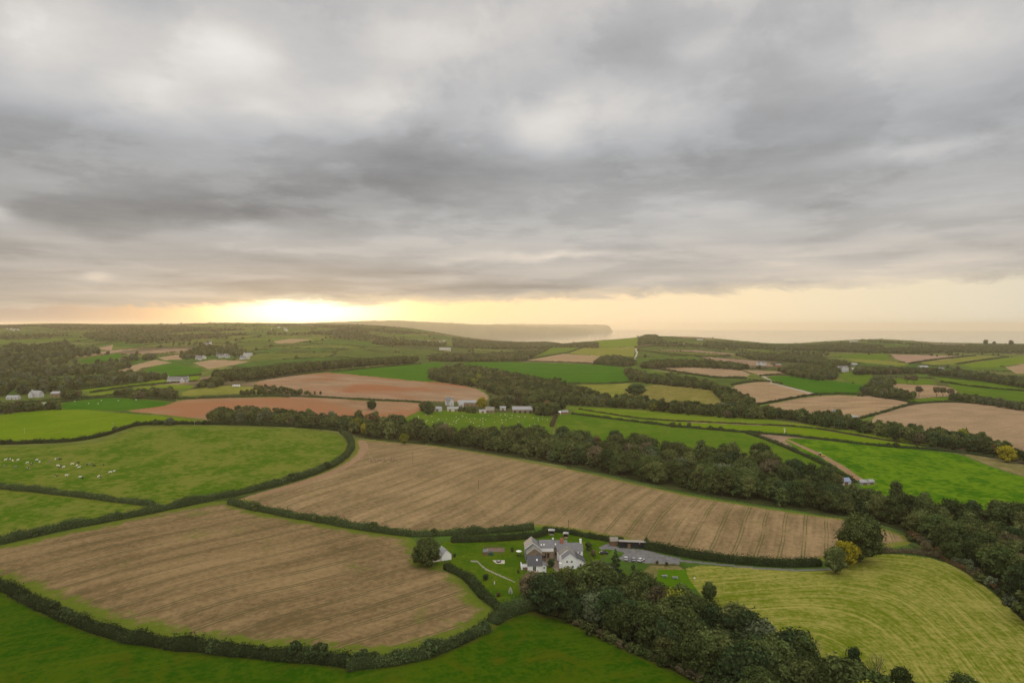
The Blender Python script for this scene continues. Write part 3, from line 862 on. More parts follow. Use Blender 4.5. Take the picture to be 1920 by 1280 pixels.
g = sheet('ground', fid == -1, M['far'], None, tint)
tag(g, 'patchwork of small distant fields on rolling hills', None, None, 'structure')
for i, (nm, lb, mk, poly) in enumerate(FIELDS):
    if (fid == i).any():
        if mk == 'hay':     # the mower went round along the far and right hand boundary
            tag(sheet(nm, fid == i, M[mk], 'mown'), lb, None, None, 'structure')
        else:
            tag(sheet(nm, fid == i, M[mk], poly), lb, None, None, 'structure')

# back of the skyline hills falling to the sea, and the ground under and behind the camera
NB = 14
sky_pt = PT[:, 0, :]
back = [sky_pt]
for k in range(1, NB + 1):
    f = k / NB
    d = sky_pt[:, 1] * (1 + .75 * f)
    z = sky_pt[:, 2] - (sky_pt[:, 2] + 122) * (f ** 1.25) - 30 * f * (1 - f)
    back.append(np.stack([sky_pt[:, 0] * d / sky_pt[:, 1], d, z], -1))
BV = np.concatenate(back)
n = nu
a = np.arange(n - 1)
Q = np.concatenate([np.stack([k * n + a, k * n + a + 1, (k + 1) * n + a + 1, (k + 1) * n + a], -1) for k in range(NB)])
tag(link('hills', np_mesh('hills', BV, Q, [flat('far_hill_slope', (.07, .09, .03), .95, .3, .01)], True)), 'far side of the skyline hills falling to the sea', None, None, 'structure')
near = PT[:, -1, :]
NV_ = np.concatenate([near, near * np.array([2.2, 0, 1]) + np.array([0, -160.0, 0]), near * np.array([2.2, 0, 1]) + np.array([0, -900.0, 0])])
Q = np.concatenate([np.stack([k * n + a, k * n + a + 1, (k + 1) * n + a + 1, (k + 1) * n + a], -1) for k in range(2)])[:, ::-1]
tag(link('ground', np_mesh('ground', NV_, Q, [M['pasture_near']], True)), 'grass under the viewpoint', None, None, 'structure')

# ------------------------------------------------------------------ sea
SEA = -110.0
ang = np.linspace(R(-62), R(62), 90)
rad = np.array([2500, 4000, 6000, 8000, 10000, 12500, 15000, 18000, 21000, 25000, 31000.0])
SVt = np.stack([np.outer(np.sin(ang), rad), np.outer(np.cos(ang), rad), np.full((90, len(rad)), SEA)], -1)
ii = np.arange(90)[:, None] * len(rad) + np.arange(len(rad))[None, :]
Q = np.stack([ii[:-1, :-1], ii[:-1, 1:], ii[1:, 1:], ii[1:, :-1]], -1).reshape(-1, 4)[:, ::-1]
m, T = new_mat('sea_water')
p = T.n('ShaderNodeNewGeometry').outputs['Position']
wv = T.noise(T.vm('MULTIPLY', p, (1, 1.8, 1)), 1 / 60.0, 5, .6)
w2 = T.noise(T.vm('MULTIPLY', p, (.35, 1.0, 1)), 1 / 900.0, 4, .55)
b = finish(T, T.mix(w2, (.10, .11, .10), (.16, .165, .14)), .09, wv, .03, 3.0, .5)
tag(link('sea', np_mesh('sea', SVt.reshape(-1, 3), Q, [m], True)), 'pale calm sea in the bay catching the sunset', None, None, 'structure')


# ------------------------------------------------------------------ headlands across the bay
def headland(label, tab, depth):
    """tab: (u, v of crest, v of shore); depth: (u, distance of the shore)"""
    us = np.arange(tab[0][0], tab[-1][0] + .1, 1.5)
    vt = np.interp(us, [t[0] for t in tab], [t[1] for t in tab])
    vt = vt + (vnoise(us / 9, us * 0, 3) - .5) * .9
    dd = np.interp(us, [t[0] for t in depth], [t[1] for t in depth])
    rows = []
    prof = [(0, 0), (.10, .38), (.22, .60), (.4, .80), (.65, .94), (1.0, 1.0), (1.7, .9), (2.6, .4), (3.2, -.15)]
    for (t, hh) in prof:
        d = dd + t * 620
        top = H - (vt - HY) / F * (dd + 620)
        z = SEA - 6 + (top - SEA + 6) * hh
        z = z + (vnoise(us / 6 + t * 9, us * 0 + t * 5, 8) - .5) * 26 * (0 < hh < .97)
        rows.append(np.stack([(us - CX) / F * d, d, z], -1))
    V = np.stack(rows, 1)
    n0, n1 = V.shape[:2]
    ii = np.arange(n0)[:, None] * n1 + np.arange(n1)[None, :]
    Q = np.stack([ii[:-1, :-1], ii[:-1, 1:], ii[1:, 1:], ii[1:, :-1]], -1).reshape(-1, 4)[:, ::-1]
    tag(link('headland', np_mesh('headland', V.reshape(-1, 3), Q, [flat('headland_slope', (.075, .085, .04), .95, .35, .004)], True)), label, None, None, 'structure')


headland('nearer wooded headland across the bay', [(560, 606, 640), (640, 603, 638), (700, 601, 636), (740, 600.5, 634), (790, 603, 632), (840, 605, 631), (890, 608, 630), (940, 608.5, 629), (990, 611, 628), (1040, 612, 627), (1080, 613, 626), (1100, 616, 625.5), (1112, 625, 625)],
         [(560, 10000), (700, 10800), (840, 12600), (940, 14000), (1112, 16800)])
headland('farther flat topped headland fading into gold haze', [(900, 610, 622), (930, 607.5, 622), (960, 607, 622), (1040, 608, 622), (1100, 608, 622), (1138, 608.5, 622), (1145, 614, 622), (1149, 622, 622)], [(900, 20500), (1149, 21000)])


# ------------------------------------------------------------------ foliage materials and meshes
def leaf_mat(name, a, b, hi):
    """a..b: range of the species from tree to tree; hi: lighter, yellowed leaf colour mixed in by clump"""
    m, T = new_mat(name)
    oi = T.n('ShaderNodeObjectInfo')
    t = attr(T, 'tone').outputs['Fac']
    base = T.mix(oi.outputs['Random'], a, b)
    r2 = T.m('FRACT', T.m('MULTIPLY', oi.outputs['Random'], 17.31))
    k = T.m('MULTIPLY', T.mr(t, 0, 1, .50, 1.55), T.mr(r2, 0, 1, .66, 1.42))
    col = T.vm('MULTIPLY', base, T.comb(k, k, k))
    col = T.mix(T.m('MULTIPLY', T.sm(t, .62, 1.0), .45), col, hi)
    d = T.n('ShaderNodeBsdfDiffuse', {'Color': col})
    tr = T.n('ShaderNodeBsdfTranslucent', {'Color': col})
    mx = T.n('ShaderNodeMixShader', {0: .22, 1: d.outputs[0], 2: tr.outputs[0]})
    T.n('ShaderNodeOutputMaterial', {'Surface': mx.outputs[0]})
    return m


LM = {
    'green': leaf_mat('dark_green_leaves', (0.051, 0.077, 0.023), (0.077, 0.101, 0.031), (0.123, 0.139, 0.044)),
    'olive': leaf_mat('olive_leaves', (0.084, 0.107, 0.034), (0.109, 0.126, 0.041), (0.157, 0.167, 0.055)),
    'brown': leaf_mat('brown_autumn_leaves', (.110, .098, .055), (.128, .106, .058), (.17, .14, .072)),
    'rust': leaf_mat('rust_autumn_leaves', (.140, .092, .042), (.150, .10, .045), (.20, .14, .058)),
    'grey': leaf_mat('grey_green_leaves', (0.090, 0.116, 0.058), (0.115, 0.138, 0.074), (0.157, 0.178, 0.096)),
    'bluegreen': leaf_mat('blue_green_leaves', (0.039, 0.068, 0.025), (0.053, 0.082, 0.031), (0.077, 0.108, 0.040)),
    'yellow': leaf_mat('yellow_autumn_leaves', (.25, .22, .015), (.29, .25, .02), (.38, .33, .03)),
    'lime': leaf_mat('yellow_green_leaves', (.15, .175, .018), (.18, .195, .024), (.25, .25, .035)),
    'hedge': leaf_mat('hedge_leaves', (0.048, 0.075, 0.027), (0.057, 0.083, 0.030), (0.110, 0.134, 0.052)),
}
BARK = flat('grey_brown_bark', (.085, .070, .055), .95, .3, 1.5)


def core_blob(c, r, n=8, m=6, seed=0):
    """lumpy ellipsoid grid"""
    th = np.linspace(0, math.pi, m + 1)
    ph = np.linspace(0, 2 * math.pi, n, endpoint=False)
    T_, P_ = np.meshgrid(th, ph, indexing='ij')
    k = 1 + .22 * np.sin(3 * P_ + seed) * np.sin(2 * T_ + seed) + .12 * np.sin(5 * P_ + 2 * seed)
    V = np.stack([c[0] + r[0] * k * np.sin(T_) * np.cos(P_), c[1] + r[1] * k * np.sin(T_) * np.sin(P_), c[2] + r[2] * k * np.cos(T_)], -1).reshape(-1, 3)
    ii = np.arange(m)[:, None] * n + np.arange(n)[None, :]
    i2 = np.arange(m)[:, None] * n + (np.arange(n)[None, :] + 1) % n
    Q = np.stack([ii, ii + n, i2 + n, i2], -1).reshape(-1, 4)
    return V, Q


def leaf_quads(C, N, size, rg, aspect=1.5):
    n = len(C)
    N = N + rg.normal(0, .42, (n, 3))
    N /= np.linalg.norm(N, axis=1, keepdims=True)
    A = np.cross(N, rg.normal(0, 1, (n, 3)))
    A /= np.linalg.norm(A, axis=1, keepdims=True) + 1e-9
    B = np.cross(N, A)
    s = size * rg.uniform(.6, 1.35, (n, 1))
    V = np.stack([C - A * s * .5 * aspect, C - B * s * .5 + N * s * .12, C + A * s * .5 * aspect, C + B * s * .5 + N * s * .12], 1).reshape(-1, 3)
    Q = np.arange(4 * n).reshape(n, 4)
    return V, Q


def crown_mesh(name, seed, h=12.0, w=10.0, base=.22, nleaf=2200, size=.75, lobes=22, form='round', mat=None, core=True, gap=.0):
    """crown from many leaf sprays gathered in lobes, with a ragged dark interior"""
    rg = np.random.default_rng(seed)
    z0 = h * base
    L = []
    for i in range(lobes):
        t = (i + .5) / lobes
        if form == 'cone':
            zz = z0 + (h - z0) * t
            rr = w * .5 * (1 - t) ** .85 * rg.uniform(.55, 1.0)
            lr = w * .20 * (1.15 - t)
        elif form == 'tall':
            zz = z0 + (h - z0) * (t * .9)
            rr = w * .5 * math.sin(math.pi * (.18 + .76 * t)) * rg.uniform(.25, .85)
            lr = w * rg.uniform(.17, .26)
        else:
            zz = z0 + (h - z0) * (.15 + .72 * t ** .8)
            rr = w * .5 * math.sqrt(max(.03, 1 - (1.5 * t - .55) ** 2)) * rg.uniform(.25, .80)
            lr = w * rg.uniform(.14, .25)
        a = i * 2.39996 + rg.uniform(-.5, .5)
        L.append((rr * math.cos(a), rr * math.sin(a), zz, lr, rg.uniform(0, 1)))
    L = np.array(L)
    Vs, Qs, Ts = [], [], []
    off = 0
    per = rg.multinomial(nleaf, (L[:, 3] ** 2) / (L[:, 3] ** 2).sum())
    for (x, y, z, r, tn), k in zip(L, per):
        if k == 0:
            continue
        D = rg.normal(0, 1, (k, 3)); D /= np.linalg.norm(D, axis=1, keepdims=True)
        D[:, 2] = np.where(D[:, 2] < -.35, -D[:, 2], D[:, 2])
        rr = r * (rg.uniform(0, 1, (k, 1)) ** .28) * (1.0 + .22 * rg.normal(0, 1, (k, 1)))
        C = np.array([x, y, z]) + D * rr * np.array([1, 1, .82])
        V, Q = leaf_quads(C, D, size, rg)
        Vs.append(V); Qs.append(Q + off); off += len(V)
        tone = np.clip(.2 + .35 * tn + rg.normal(.15, .22, k), 0, 1)
        Ts.append(tone)
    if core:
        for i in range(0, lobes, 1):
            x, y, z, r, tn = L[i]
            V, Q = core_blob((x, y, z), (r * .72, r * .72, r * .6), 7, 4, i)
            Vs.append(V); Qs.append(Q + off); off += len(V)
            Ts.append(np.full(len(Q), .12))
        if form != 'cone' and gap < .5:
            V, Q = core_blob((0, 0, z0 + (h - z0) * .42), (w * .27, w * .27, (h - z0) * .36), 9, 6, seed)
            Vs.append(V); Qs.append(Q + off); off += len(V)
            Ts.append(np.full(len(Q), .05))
    V = np.concatenate(Vs); Q = np.concatenate(Qs)
    me = np_mesh(name, V, Q, [mat or LM['green']], False, attrs={'tone': ('FACE', 'FLOAT', np.concatenate(Ts).astype(np.float32))})
    return me


def branch(mb, p, d, ln, r, lev, rg, spread=.6, minz=None):
    p = np.array(p); d = np.array(d) / np.linalg.norm(d)
    k = 3
    pts = [p]
    for i in range(k):
        d = d + rg.normal(0, .10, 3); d /= np.linalg.norm(d)
        pts.append(pts[-1] + d * ln / k)
    mb.tube(pts, [r * (1 - .5 * i / k) for i in range(k + 1)], 5 if lev > 1 else 3, cap=False)
    if lev == 0:
        return
    for i in range(rg.integers(2, 4) + (lev > 1)):
        a = rg.uniform(0, 2 * math.pi)
        s = np.array([math.cos(a), math.sin(a), .35])
        b = pts[-1] if i < 2 else pts[-2]
        branch(mb, b, d * (1 - spread) + s * spread + np.array([0, 0, .25]), ln * rg.uniform(.55, .8), r * .5, lev - 1, rg, spread)


def trunk_mesh(name, seed, h=12.0, th=3.5, r=.35, lev=2):
    rg = np.random.default_rng(seed)
    mb = MB()
    mb.tube([(0, 0, -1.0), (0, 0, .15), (.1, .05, th * .5), (.15, -.1, th)], [r * 1.7, r * 1.2, r, r * .85], 7)
    for i in range(5):
        a = i * 1.257 + rg.uniform(-.3, .3)
        branch(mb, (.15, -.1, th * rg.uniform(.75, 1.0)), (math.cos(a) * .8, math.sin(a) * .8, .9), h * .30, r * .5, 1, rg)
    branch(mb, (.15, -.1, th), (0, 0, 1), h * .4, r * .7, 1, rg)
    return mb.mesh(name, BARK, True)


def bare_mesh(name, seed, h=11.0):
    rg = np.random.default_rng(seed)
    mb = MB()
    th = h * .25
    mb.tube([(0, 0, -1.0), (0, 0, .1), (.05, 0, th)], [.5, .34, .26], 6)
    for i in range(6):
        a = i * 1.05 + rg.uniform(-.3, .3)
        branch(mb, (.05, 0, th * rg.uniform(.7, 1)), (math.cos(a) * .5, math.sin(a) * .5, 1.1), h * .30, .13, 3, rg, .38)
    branch(mb, (.05, 0, th), (0, 0, 1), h * .34, .18, 3, rg, .35)
    return mb.mesh(name, BARK, True)


# near crowns (many sprays) and far crowns (few, larger)
NEAR = [crown_mesh('crown', 11, 12, 11.5, .04, 3600, .56, 24), crown_mesh('crown', 12, 13, 9.5, .05, 3200, .55, 22, 'tall'), crown_mesh('crown', 13, 10.5, 12, .03, 3400, .56, 22),
        crown_mesh('crown', 14, 12, 12.5, .04, 3800, .56, 32), crown_mesh('crown', 15, 14, 9.5, .05, 3200, .55, 24, 'tall'), crown_mesh('crown', 16, 11, 10, .05, 2800, .55, 15)]
BIG = [crown_mesh('crown', 31, 20, 19, .06, 9000, .70, 46), crown_mesh('crown', 32, 16, 16, .04, 7000, .65, 40)]
CONE = [crown_mesh('crown', 41, 14, 6, .10, 1700, .55, 30, 'cone')]
LOOSE = [crown_mesh('crown', 42, 12, 9, .34, 900, .50, 22, 'round', core=False, gap=1), crown_mesh('crown', 43, 13, 8, .30, 1000, .5, 22, 'tall', core=False, gap=1)]
UMB = [crown_mesh('crown', 45, 13, 11, .48, 900, .8, 16)]
BUSH = [crown_mesh('crown', 51, 3.2, 3.6, .02, 520, .34, 12), crown_mesh('crown', 52, 2.6, 3.2, .02, 460, .32, 10)]
TRUNK = [trunk_mesh('trunk', 61, 12, 3.2, .34), trunk_mesh('trunk', 62, 12, 3.8, .30)]
BIGTRUNK = [trunk_mesh('trunk', 63, 18, 4.2, .6)]
BARE = [bare_mesh('trunk', 71, 11), bare_mesh('trunk', 72, 9)]
STEM = trunk_mesh('stem', 65, 2.4, .6, .10)


def tree(label, x, y, crown, mat, s=1.0, sz=None, rz=None, group=None, name='tree', trunk=None, cat='tree', ts=1.0):
    z = float(gz(x, y)[0])
    rz = rng.uniform(0, 6.28) if rz is None else rz
    e = empty(name, (x, y, z), rz, label, cat, group)
    sz = s if sz is None else sz
    t = link('trunk' if cat == 'tree' else 'stem', trunk or TRUNK[int(rng.integers(2))], e)
    t.scale = (s * ts, s * ts, sz)
    if crown is not None:
        c = link('crown', crown, e)
        c.scale = (s, s, sz)
        c.material_slots[0].link = 'OBJECT'
        c.material_slots[0].material = mat
    return e


def tree_px(label, u, v, hpx, crown, ch, mat, wide=1.0, **k):
    """a tree whose foot shows at (u, v) and that stands hpx photo pixels high; ch: height of the crown mesh"""
    x, y, z = G(u, v)
    sz = hpx * y / F / ch
    return tree(label, x, y, crown, mat, sz * wide, sz, **k)


# ------------------------------------------------------------------ scatter of trees over the woods
def scatter(poly, spacing, jitter=.35, seed=0, pad=0.0):
    """points on the ground inside a photo polygon, blue-noise like: world x, y"""
    rg = np.random.default_rng(seed)
    pw = gp(np.array([p[0] for p in poly], float), np.array([p[1] for p in poly], float))
    x0, y0 = pw[:, :2].min(0) - 5; x1, y1 = pw[:, :2].max(0) + 5
    gx, gy = np.meshgrid(np.arange(x0, x1, spacing), np.arange(y0, y1, spacing * .866))
    gx = gx + (np.arange(gx.shape[0]) % 2)[:, None] * spacing * .5
    P = np.stack([gx.ravel(), gy.ravel()], 1) + rg.uniform(-jitter, jitter, (gx.size, 2)) * spacing
    P = P[P[:, 1] > 60]
    u0 = CX + F * P[:, 0] / P[:, 1]
    P = P[(u0 > -330) & (u0 < 2250)]
    _, u, v = gz(P[:, 0], P[:, 1])
    return P[in_poly(u, v, poly)]


WOODS = []      # (key, polygon, spacing, height range, mix of species)
MIXA = (('green', .48), ('olive', .25), ('bluegreen', .11), ('brown', .06), ('grey', .06), ('lime', .03), ('rust', .01))
MIXB = (('green', .58), ('olive', .17), ('bluegreen', .15), ('grey', .04), ('brown', .03), ('lime', .02), ('rust', .01))
MIXC = (('green', .45), ('olive', .25), ('brown', .15), ('grey', .15))
MIXD = (('green', .35), ('olive', .3), ('grey', .2), ('brown', .15))


def wood(key, poly, spacing, h0, h1, mix):
    WOODS.append((key, poly, spacing, h0, h1, mix))


wood('valley', [(628, 800), (700, 797), (760, 806), (880, 824), (960, 815), (1050, 832), (1150, 839), (1250, 849), (1350, 858), (1450, 872), (1520, 899), (1600, 924), (1700, 945), (1760, 966), (1830, 976), (1900, 966),
                 (2020, 985), (2240, 1010), (2240, 1390), (1990, 1212), (1920, 1150), (1866, 1100), (1815, 1062), (1765, 1036), (1720, 1008), (1690, 990), (1600, 966), (1500, 954), (1400, 939), (1300, 922), (1200, 899), (1100, 877),
                 (1000, 860), (900, 843), (800, 829), (700, 821), (655, 812)], 9.8, 7, 16.5, MIXA)
wood('house', [(988, 1146), (1010, 1138), (1060, 1136), (1110, 1132), (1180, 1132), (1240, 1146), (1290, 1158), (1330, 1166), (1390, 1202), (1450, 1242), (1540, 1290), (1660, 1336), (1720, 1390), (1600, 1480), (1500, 1440),
               (1350, 1288), (1255, 1246), (1155, 1200), (1065, 1160)], 6.8, 7.5, 15, MIXB)
wood('middle', [(808, 702), (862, 692), (904, 696), (946, 704), (990, 712), (1050, 722), (1080, 736), (1110, 743), (1155, 750), (1200, 753), (1232, 760), (1252, 766), (1325, 771), (1377, 768), (1410, 770), (1430, 777),
                (1470, 781), (1515, 788), (1570, 786), (1600, 800), (1665, 812), (1690, 810), (1727, 812), (1777, 828), (1810, 822), (1852, 834), (1880, 850), (1925, 858), (2050, 880), (2050, 905), (1990, 888), (1920, 868),
                (1865, 857), (1802, 847), (1740, 838), (1665, 822), (1590, 808), (1540, 800), (1481, 787), (1387, 786), (1304, 779), (1196, 768), (1100, 762), (1070, 761), (1040, 755), (1000, 757), (956, 748), (917, 737),
                (904, 727), (862, 723), (804, 712)], 10.5, 8, 14, MIXA)
wood('upper', [(1180, 706), (1231, 710), (1304, 717), (1335, 725), (1358, 734), (1390, 746), (1412, 758), (1425, 772), (1390, 782), (1360, 760), (1335, 733), (1304, 728), (1248, 723), (1200, 718), (1178, 712)], 9, 8, 12, MIXA)
wood('belt', [(400, 709), (473, 702), (525, 694), (608, 688), (712, 681), (765, 678), (783, 678), (775, 681), (692, 686), (608, 694), (525, 704), (462, 714), (410, 716)], 9, 11, 15, (('green', .8), ('olive', .2)))
wood('copse', [(390, 783), (452, 780), (504, 780), (560, 785), (610, 790), (660, 797), (700, 798), (650, 806), (590, 801), (483, 796), (400, 793)], 7.5, 8.5, 12, MIXC)
wood('far', [(806, 671), (850, 668), (910, 668), (960, 664), (1008, 660), (1035, 652), (1010, 665), (985, 677), (900, 679), (806, 678)], 13, 9, 13, MIXC)
wood('far', [(1034, 651), (1095, 644), (1121, 645), (1121, 653), (1090, 652)], 13, 9, 12, MIXC)
wood('far', [(850, 636), (905, 641), (968, 644), (1025, 643), (1055, 647), (1030, 653), (985, 654), (925, 655), (850, 652)], 15, 8, 12, MIXD)
wood('far', [(1114, 683), (1128, 673), (1155, 671), (1186, 678), (1192, 684), (1180, 688)], 10, 9, 12, MIXC)
wood('far', [(1173, 700), (1185, 698), (1205, 706), (1215, 715), (1180, 712)], 9, 9, 12, MIXC)
wood('far', [(1200, 689), (1221, 682), (1262, 680), (1346, 682), (1388, 688), (1404, 692), (1387, 694), (1304, 689), (1202, 692)], 10, 9, 12, MIXC)
wood('far', [(1377, 666), (1408, 665), (1512, 670), (1554, 679), (1590, 683), (1580, 691), (1512, 681), (1408, 674)], 12, 9, 12, MIXD)
wood('far', [(1460, 697), (1495, 690), (1555, 690), (1575, 696), (1566, 712), (1533, 714), (1485, 706)], 10, 9, 12, MIXC)
wood('far', [(1600, 698), (1645, 694), (1670, 696), (1707, 696), (1749, 698), (1832, 706), (1895, 714), (1925, 722), (2100, 745), (2100, 750), (1920, 728), (1832, 713), (1770, 705), (1728, 701), (1670, 702), (1603, 703)], 10, 9, 13, MIXC)
wood('far', [(1500, 652), (1582, 652), (1645, 656), (1707, 654), (1766, 655), (1790, 660), (1707, 664), (1624, 662), (1500, 657)], 14, 9, 13, MIXC)
wood('far', [(1325, 642), (1429, 648), (1512, 649), (1600, 645), (1660, 650), (1500, 656), (1430, 655), (1326, 649)], 15, 8, 12, MIXD)
wood('far', [(1770, 652), (1850, 650), (2100, 650), (2100, 660), (1832, 662), (1790, 660)], 16, 8, 12, MIXC)
wood('far', [(1617, 733), (1637, 728), (1660, 733), (1693, 741), (1720, 746), (1714, 750), (1666, 748), (1620, 741)], 8, 8, 11, MIXD)
wood('far', [(1785, 748), (1830, 752), (1874, 757), (1916, 765), (1990, 778), (1990, 784), (1910, 770), (1853, 760), (1785, 753)], 8, 7, 11, MIXD)
wood('far', [(1630, 715), (1655, 713), (1680, 722), (1672, 728), (1640, 724)], 9, 8, 11, MIXD)
wood('far', [(1200, 634), (1212, 630), (1230, 630), (1244, 638), (1240, 645), (1196, 646)], 13, 9, 12, MIXD)
wood('leftvalley', [(-260, 664), (0, 660), (21, 648), (73, 650), (125, 644), (140, 655), (187, 660), (190, 665), (140, 672), (146, 680), (198, 682), (281, 671), (300, 676), (245, 690), (220, 700), (232, 707), (262, 706), (310, 708),
                    (316, 712), (255, 720), (160, 728), (120, 737), (0, 746), (-260, 755)], 17, 9, 14, (('green', .36), ('grey', .26), ('olive', .26), ('brown', .12)))
wood('far', [(150, 628), (220, 622), (300, 626), (330, 632), (260, 640), (180, 640)], 20, 9, 12, MIXD)
wood('far', [(60, 612), (200, 612), (350, 614), (420, 622), (300, 622), (120, 618)], 26, 8, 12, MIXD)
wood('hill', [(-100, 612), (0, 611), (200, 609), (420, 608), (600, 610), (760, 620), (860, 638), (700, 636), (500, 640), (380, 648), (200, 646), (0, 650), (-100, 650)], 24, 6, 11, MIXD)
wood('hill', [(1200, 640), (1330, 640), (1500, 656), (1640, 640), (1760, 648), (2050, 652), (2050, 668), (1800, 668), (1500, 672), (1200, 668)], 26, 6, 11, MIXD)
wood('far', [(212, 742), (240, 739), (323, 737), (336, 748), (300, 748), (250, 748), (212, 744)], 8, 7, 10, MIXC)
wood('far', [(-100, 770), (0, 768), (40, 766), (75, 764), (118, 766), (110, 768), (40, 773), (0, 778), (-100, 788)], 9, 6, 10, MIXC)
wood('far', [(118, 744), (132, 741), (152, 742), (145, 748), (122, 750)], 8, 8, 12, MIXC)
wood('far', [(376, 722), (410, 716), (420, 722), (400, 728), (372, 728)], 8, 7, 11, MIXC)
wood('far', [(450, 737), (520, 737), (600, 738), (612, 740), (560, 741), (450, 741)], 7, 4, 7, MIXC)
wood('far', [(470, 726), (520, 728), (555, 733), (540, 736), (480, 732)], 7, 4, 6, MIXC)
wood('far', [(790, 765), (806, 764), (815, 775), (800, 777)], 6, 7, 10, MIXC)
wood('farm', [(930, 757), (960, 758), (985, 762), (1000, 767), (985, 760), (940, 752)], 7, 8, 11, MIXC)
wood('farm', [(915, 760), (945, 762), (960, 766), (930, 768)], 7, 8, 11, MIXB)
wood('farm', [(1000, 770), (1030, 766), (1055, 768), (1050, 776), (1032, 781), (1003, 778)], 7, 8, 11, MIXB)
wood('farm', [(855, 768), (880, 769), (900, 772), (890, 775), (860, 773)], 6, 3, 6, MIXB)
wood('far', [(700, 640), (760, 640), (840, 645), (830, 650), (760, 648), (700, 646)], 16, 7, 11, MIXD)
wood('far', [(380, 650), (440, 655), (470, 664), (440, 670), (390, 668), (345, 676), (335, 670)], 14, 7, 11, MIXD)

CH = {0: 12, 1: 13, 2: 10.5, 3: 12, 4: 14, 5: 11}
allt = []
for wi, (key, poly, spc, h0, h1, mix) in enumerate(WOODS):
    P = scatter(poly, spc, .36, 100 + wi)
    ks = [m_[0] for m_ in mix]; pr = np.array([m_[1] for m_ in mix]); pr = pr / pr.sum()
    if key == 'leftvalley':     # clearings and rough pasture between the valley trees
        P = P[(vnoise(P[:, 0] / 70, P[:, 1] / 110, 41) < .66) & (vnoise(P[:, 0] / 30, P[:, 1] / 45, 42) < .80)]
    if key == 'hill':           # loose clumps only
        P = P[(vnoise(P[:, 0] / 190, P[:, 1] / 320, 61) * .6 + vnoise(P[:, 0] / 60, P[:, 1] / 110, 62) * .4) > .58]
    patch = vnoise(P[:, 0] / 26, P[:, 1] / 26, wi)
    for i, p in enumerate(P):
        r = (rng.uniform() * .6 + patch[i] * .4)
        k = ks[int(np.searchsorted(np.cumsum(pr), min(r, .9999)))] if rng.uniform() < .93 else ks[int(rng.integers(len(ks)))]
        allt.append((float(p[0]), float(p[1]), key, k, float(rng.uniform(h0, h1)), int(rng.integers(6))))
cand = [t for t in allt if t[2] in ('valley', 'house')]
_, cu, cv = gz(np.array([t[0] for t in cand]), np.array([t[1] for t in cand]))
vis = (cu > -30) & (cu < 1950) & (cv < 1380)
order = sorted([i for i in range(len(cand)) if vis[i]], key=lambda i: math.hypot(cand[i][0], cand[i][1]) / cand[i][4])
N_IND = 245
ind = set(id(cand[i]) for i in order[:N_IND])
DESC = {'green': 'dark green broadleaf tree', 'olive': 'olive tinged broadleaf tree', 'brown': 'browning autumn tree', 'rust': 'rust coloured autumn tree', 'grey': 'grey green thin leaved tree',
        'bluegreen': 'blue green ivy dark tree', 'lime': 'yellow green leafy tree'}
WHERE = {'valley': ('crowded in the long wood behind the stubble', 'trees of the long valley wood'), 'house': ('crowded in the wood below the farmhouse', 'trees of the wood below the farmhouse')}
rest = []
for t in allt:
    x, y, key, k, h, ci = t
    if id(t) in ind:
        s = h / CH[ci]
        tree(DESC[k] + ' ' + WHERE[key][0], x, y, NEAR[ci], LM[k], s * rng.uniform(.92, 1.14), s, group=WHERE[key][1] + ', ' + k)
    else:
        rest.append(t)

# ------------------------------------------------------------------ the rest of the woodland: one mass
def instancer(name, label, pts, sources):
    """pts: (x, y, z, scale xy, scale z, index); sources: objects that are not in the scene themselves"""
    c = bpy.data.collections.new(name + '_sources')
    for o in sources:
        c.objects.link(o)
    A = np.array(pts, float)
    me = bpy.data.meshes.new(name)
    me.vertices.add(len(A))
    me.vertices.foreach_set('co', A[:, :3].astype(np.float32).ravel())
    for k, dat in (('scl', np.stack([A[:, 3], A[:, 3], A[:, 4]], 1)), ('rot', np.stack([A[:, 0] * 0, A[:, 0] * 0, rng.uniform(0, 6.28, len(A))], 1))):
        at = me.attributes.new(k, 'FLOAT_VECTOR', 'POINT')
        at.data.foreach_set('vector', dat.astype(np.float32).ravel())
    at = me.attributes.new('idx', 'INT', 'POINT')
    at.data.foreach_set('value', A[:, 5].astype(np.int32))
    o = link(name, me)
    ng = bpy.data.node_groups.new(name + '_scatter', 'GeometryNodeTree')
    ng.interface.new_socket('Geometry', in_out='INPUT', socket_type='NodeSocketGeometry')
    ng.interface.new_socket('Geometry', in_out='OUTPUT', socket_type='NodeSocketGeometry')
    gi, go = ng.nodes.new('NodeGroupInput'), ng.nodes.new('NodeGroupOutput')
    ci = ng.nodes.new('GeometryNodeCollectionInfo')
    ci.inputs['Collection'].default_value = c
    ci.inputs['Separate Children'].default_value = True
    ci.inputs['Reset Children'].default_value = True
    ip = ng.nodes.new('GeometryNodeInstanceOnPoints')
    ip.inputs['Pick Instance'].default_value = True
    def na(nm, ty):
        nd = ng.nodes.new('GeometryNodeInputNamedAttribute')
        nd.data_type = ty
        nd.inputs['Name'].default_value = nm
        return nd.outputs['Attribute']
    L_ = ng.links.new
    L_(gi.outputs[0], ip.inputs['Points'])
    L_(ci.outputs[0], ip.inputs['Instance'])
    L_(na('idx', 'INT'), ip.inputs['Instance Index'])
    L_(na('rot', 'FLOAT_VECTOR'), ip.inputs['Rotation'])
    L_(na('scl', 'FLOAT_VECTOR'), ip.inputs['Scale'])
    L_(ip.outputs[0], go.inputs[0])
    md = o.modifiers.new('scatter', 'NODES')
    md.node_group = ng
    return tag(o, label, None, None, 'stuff')


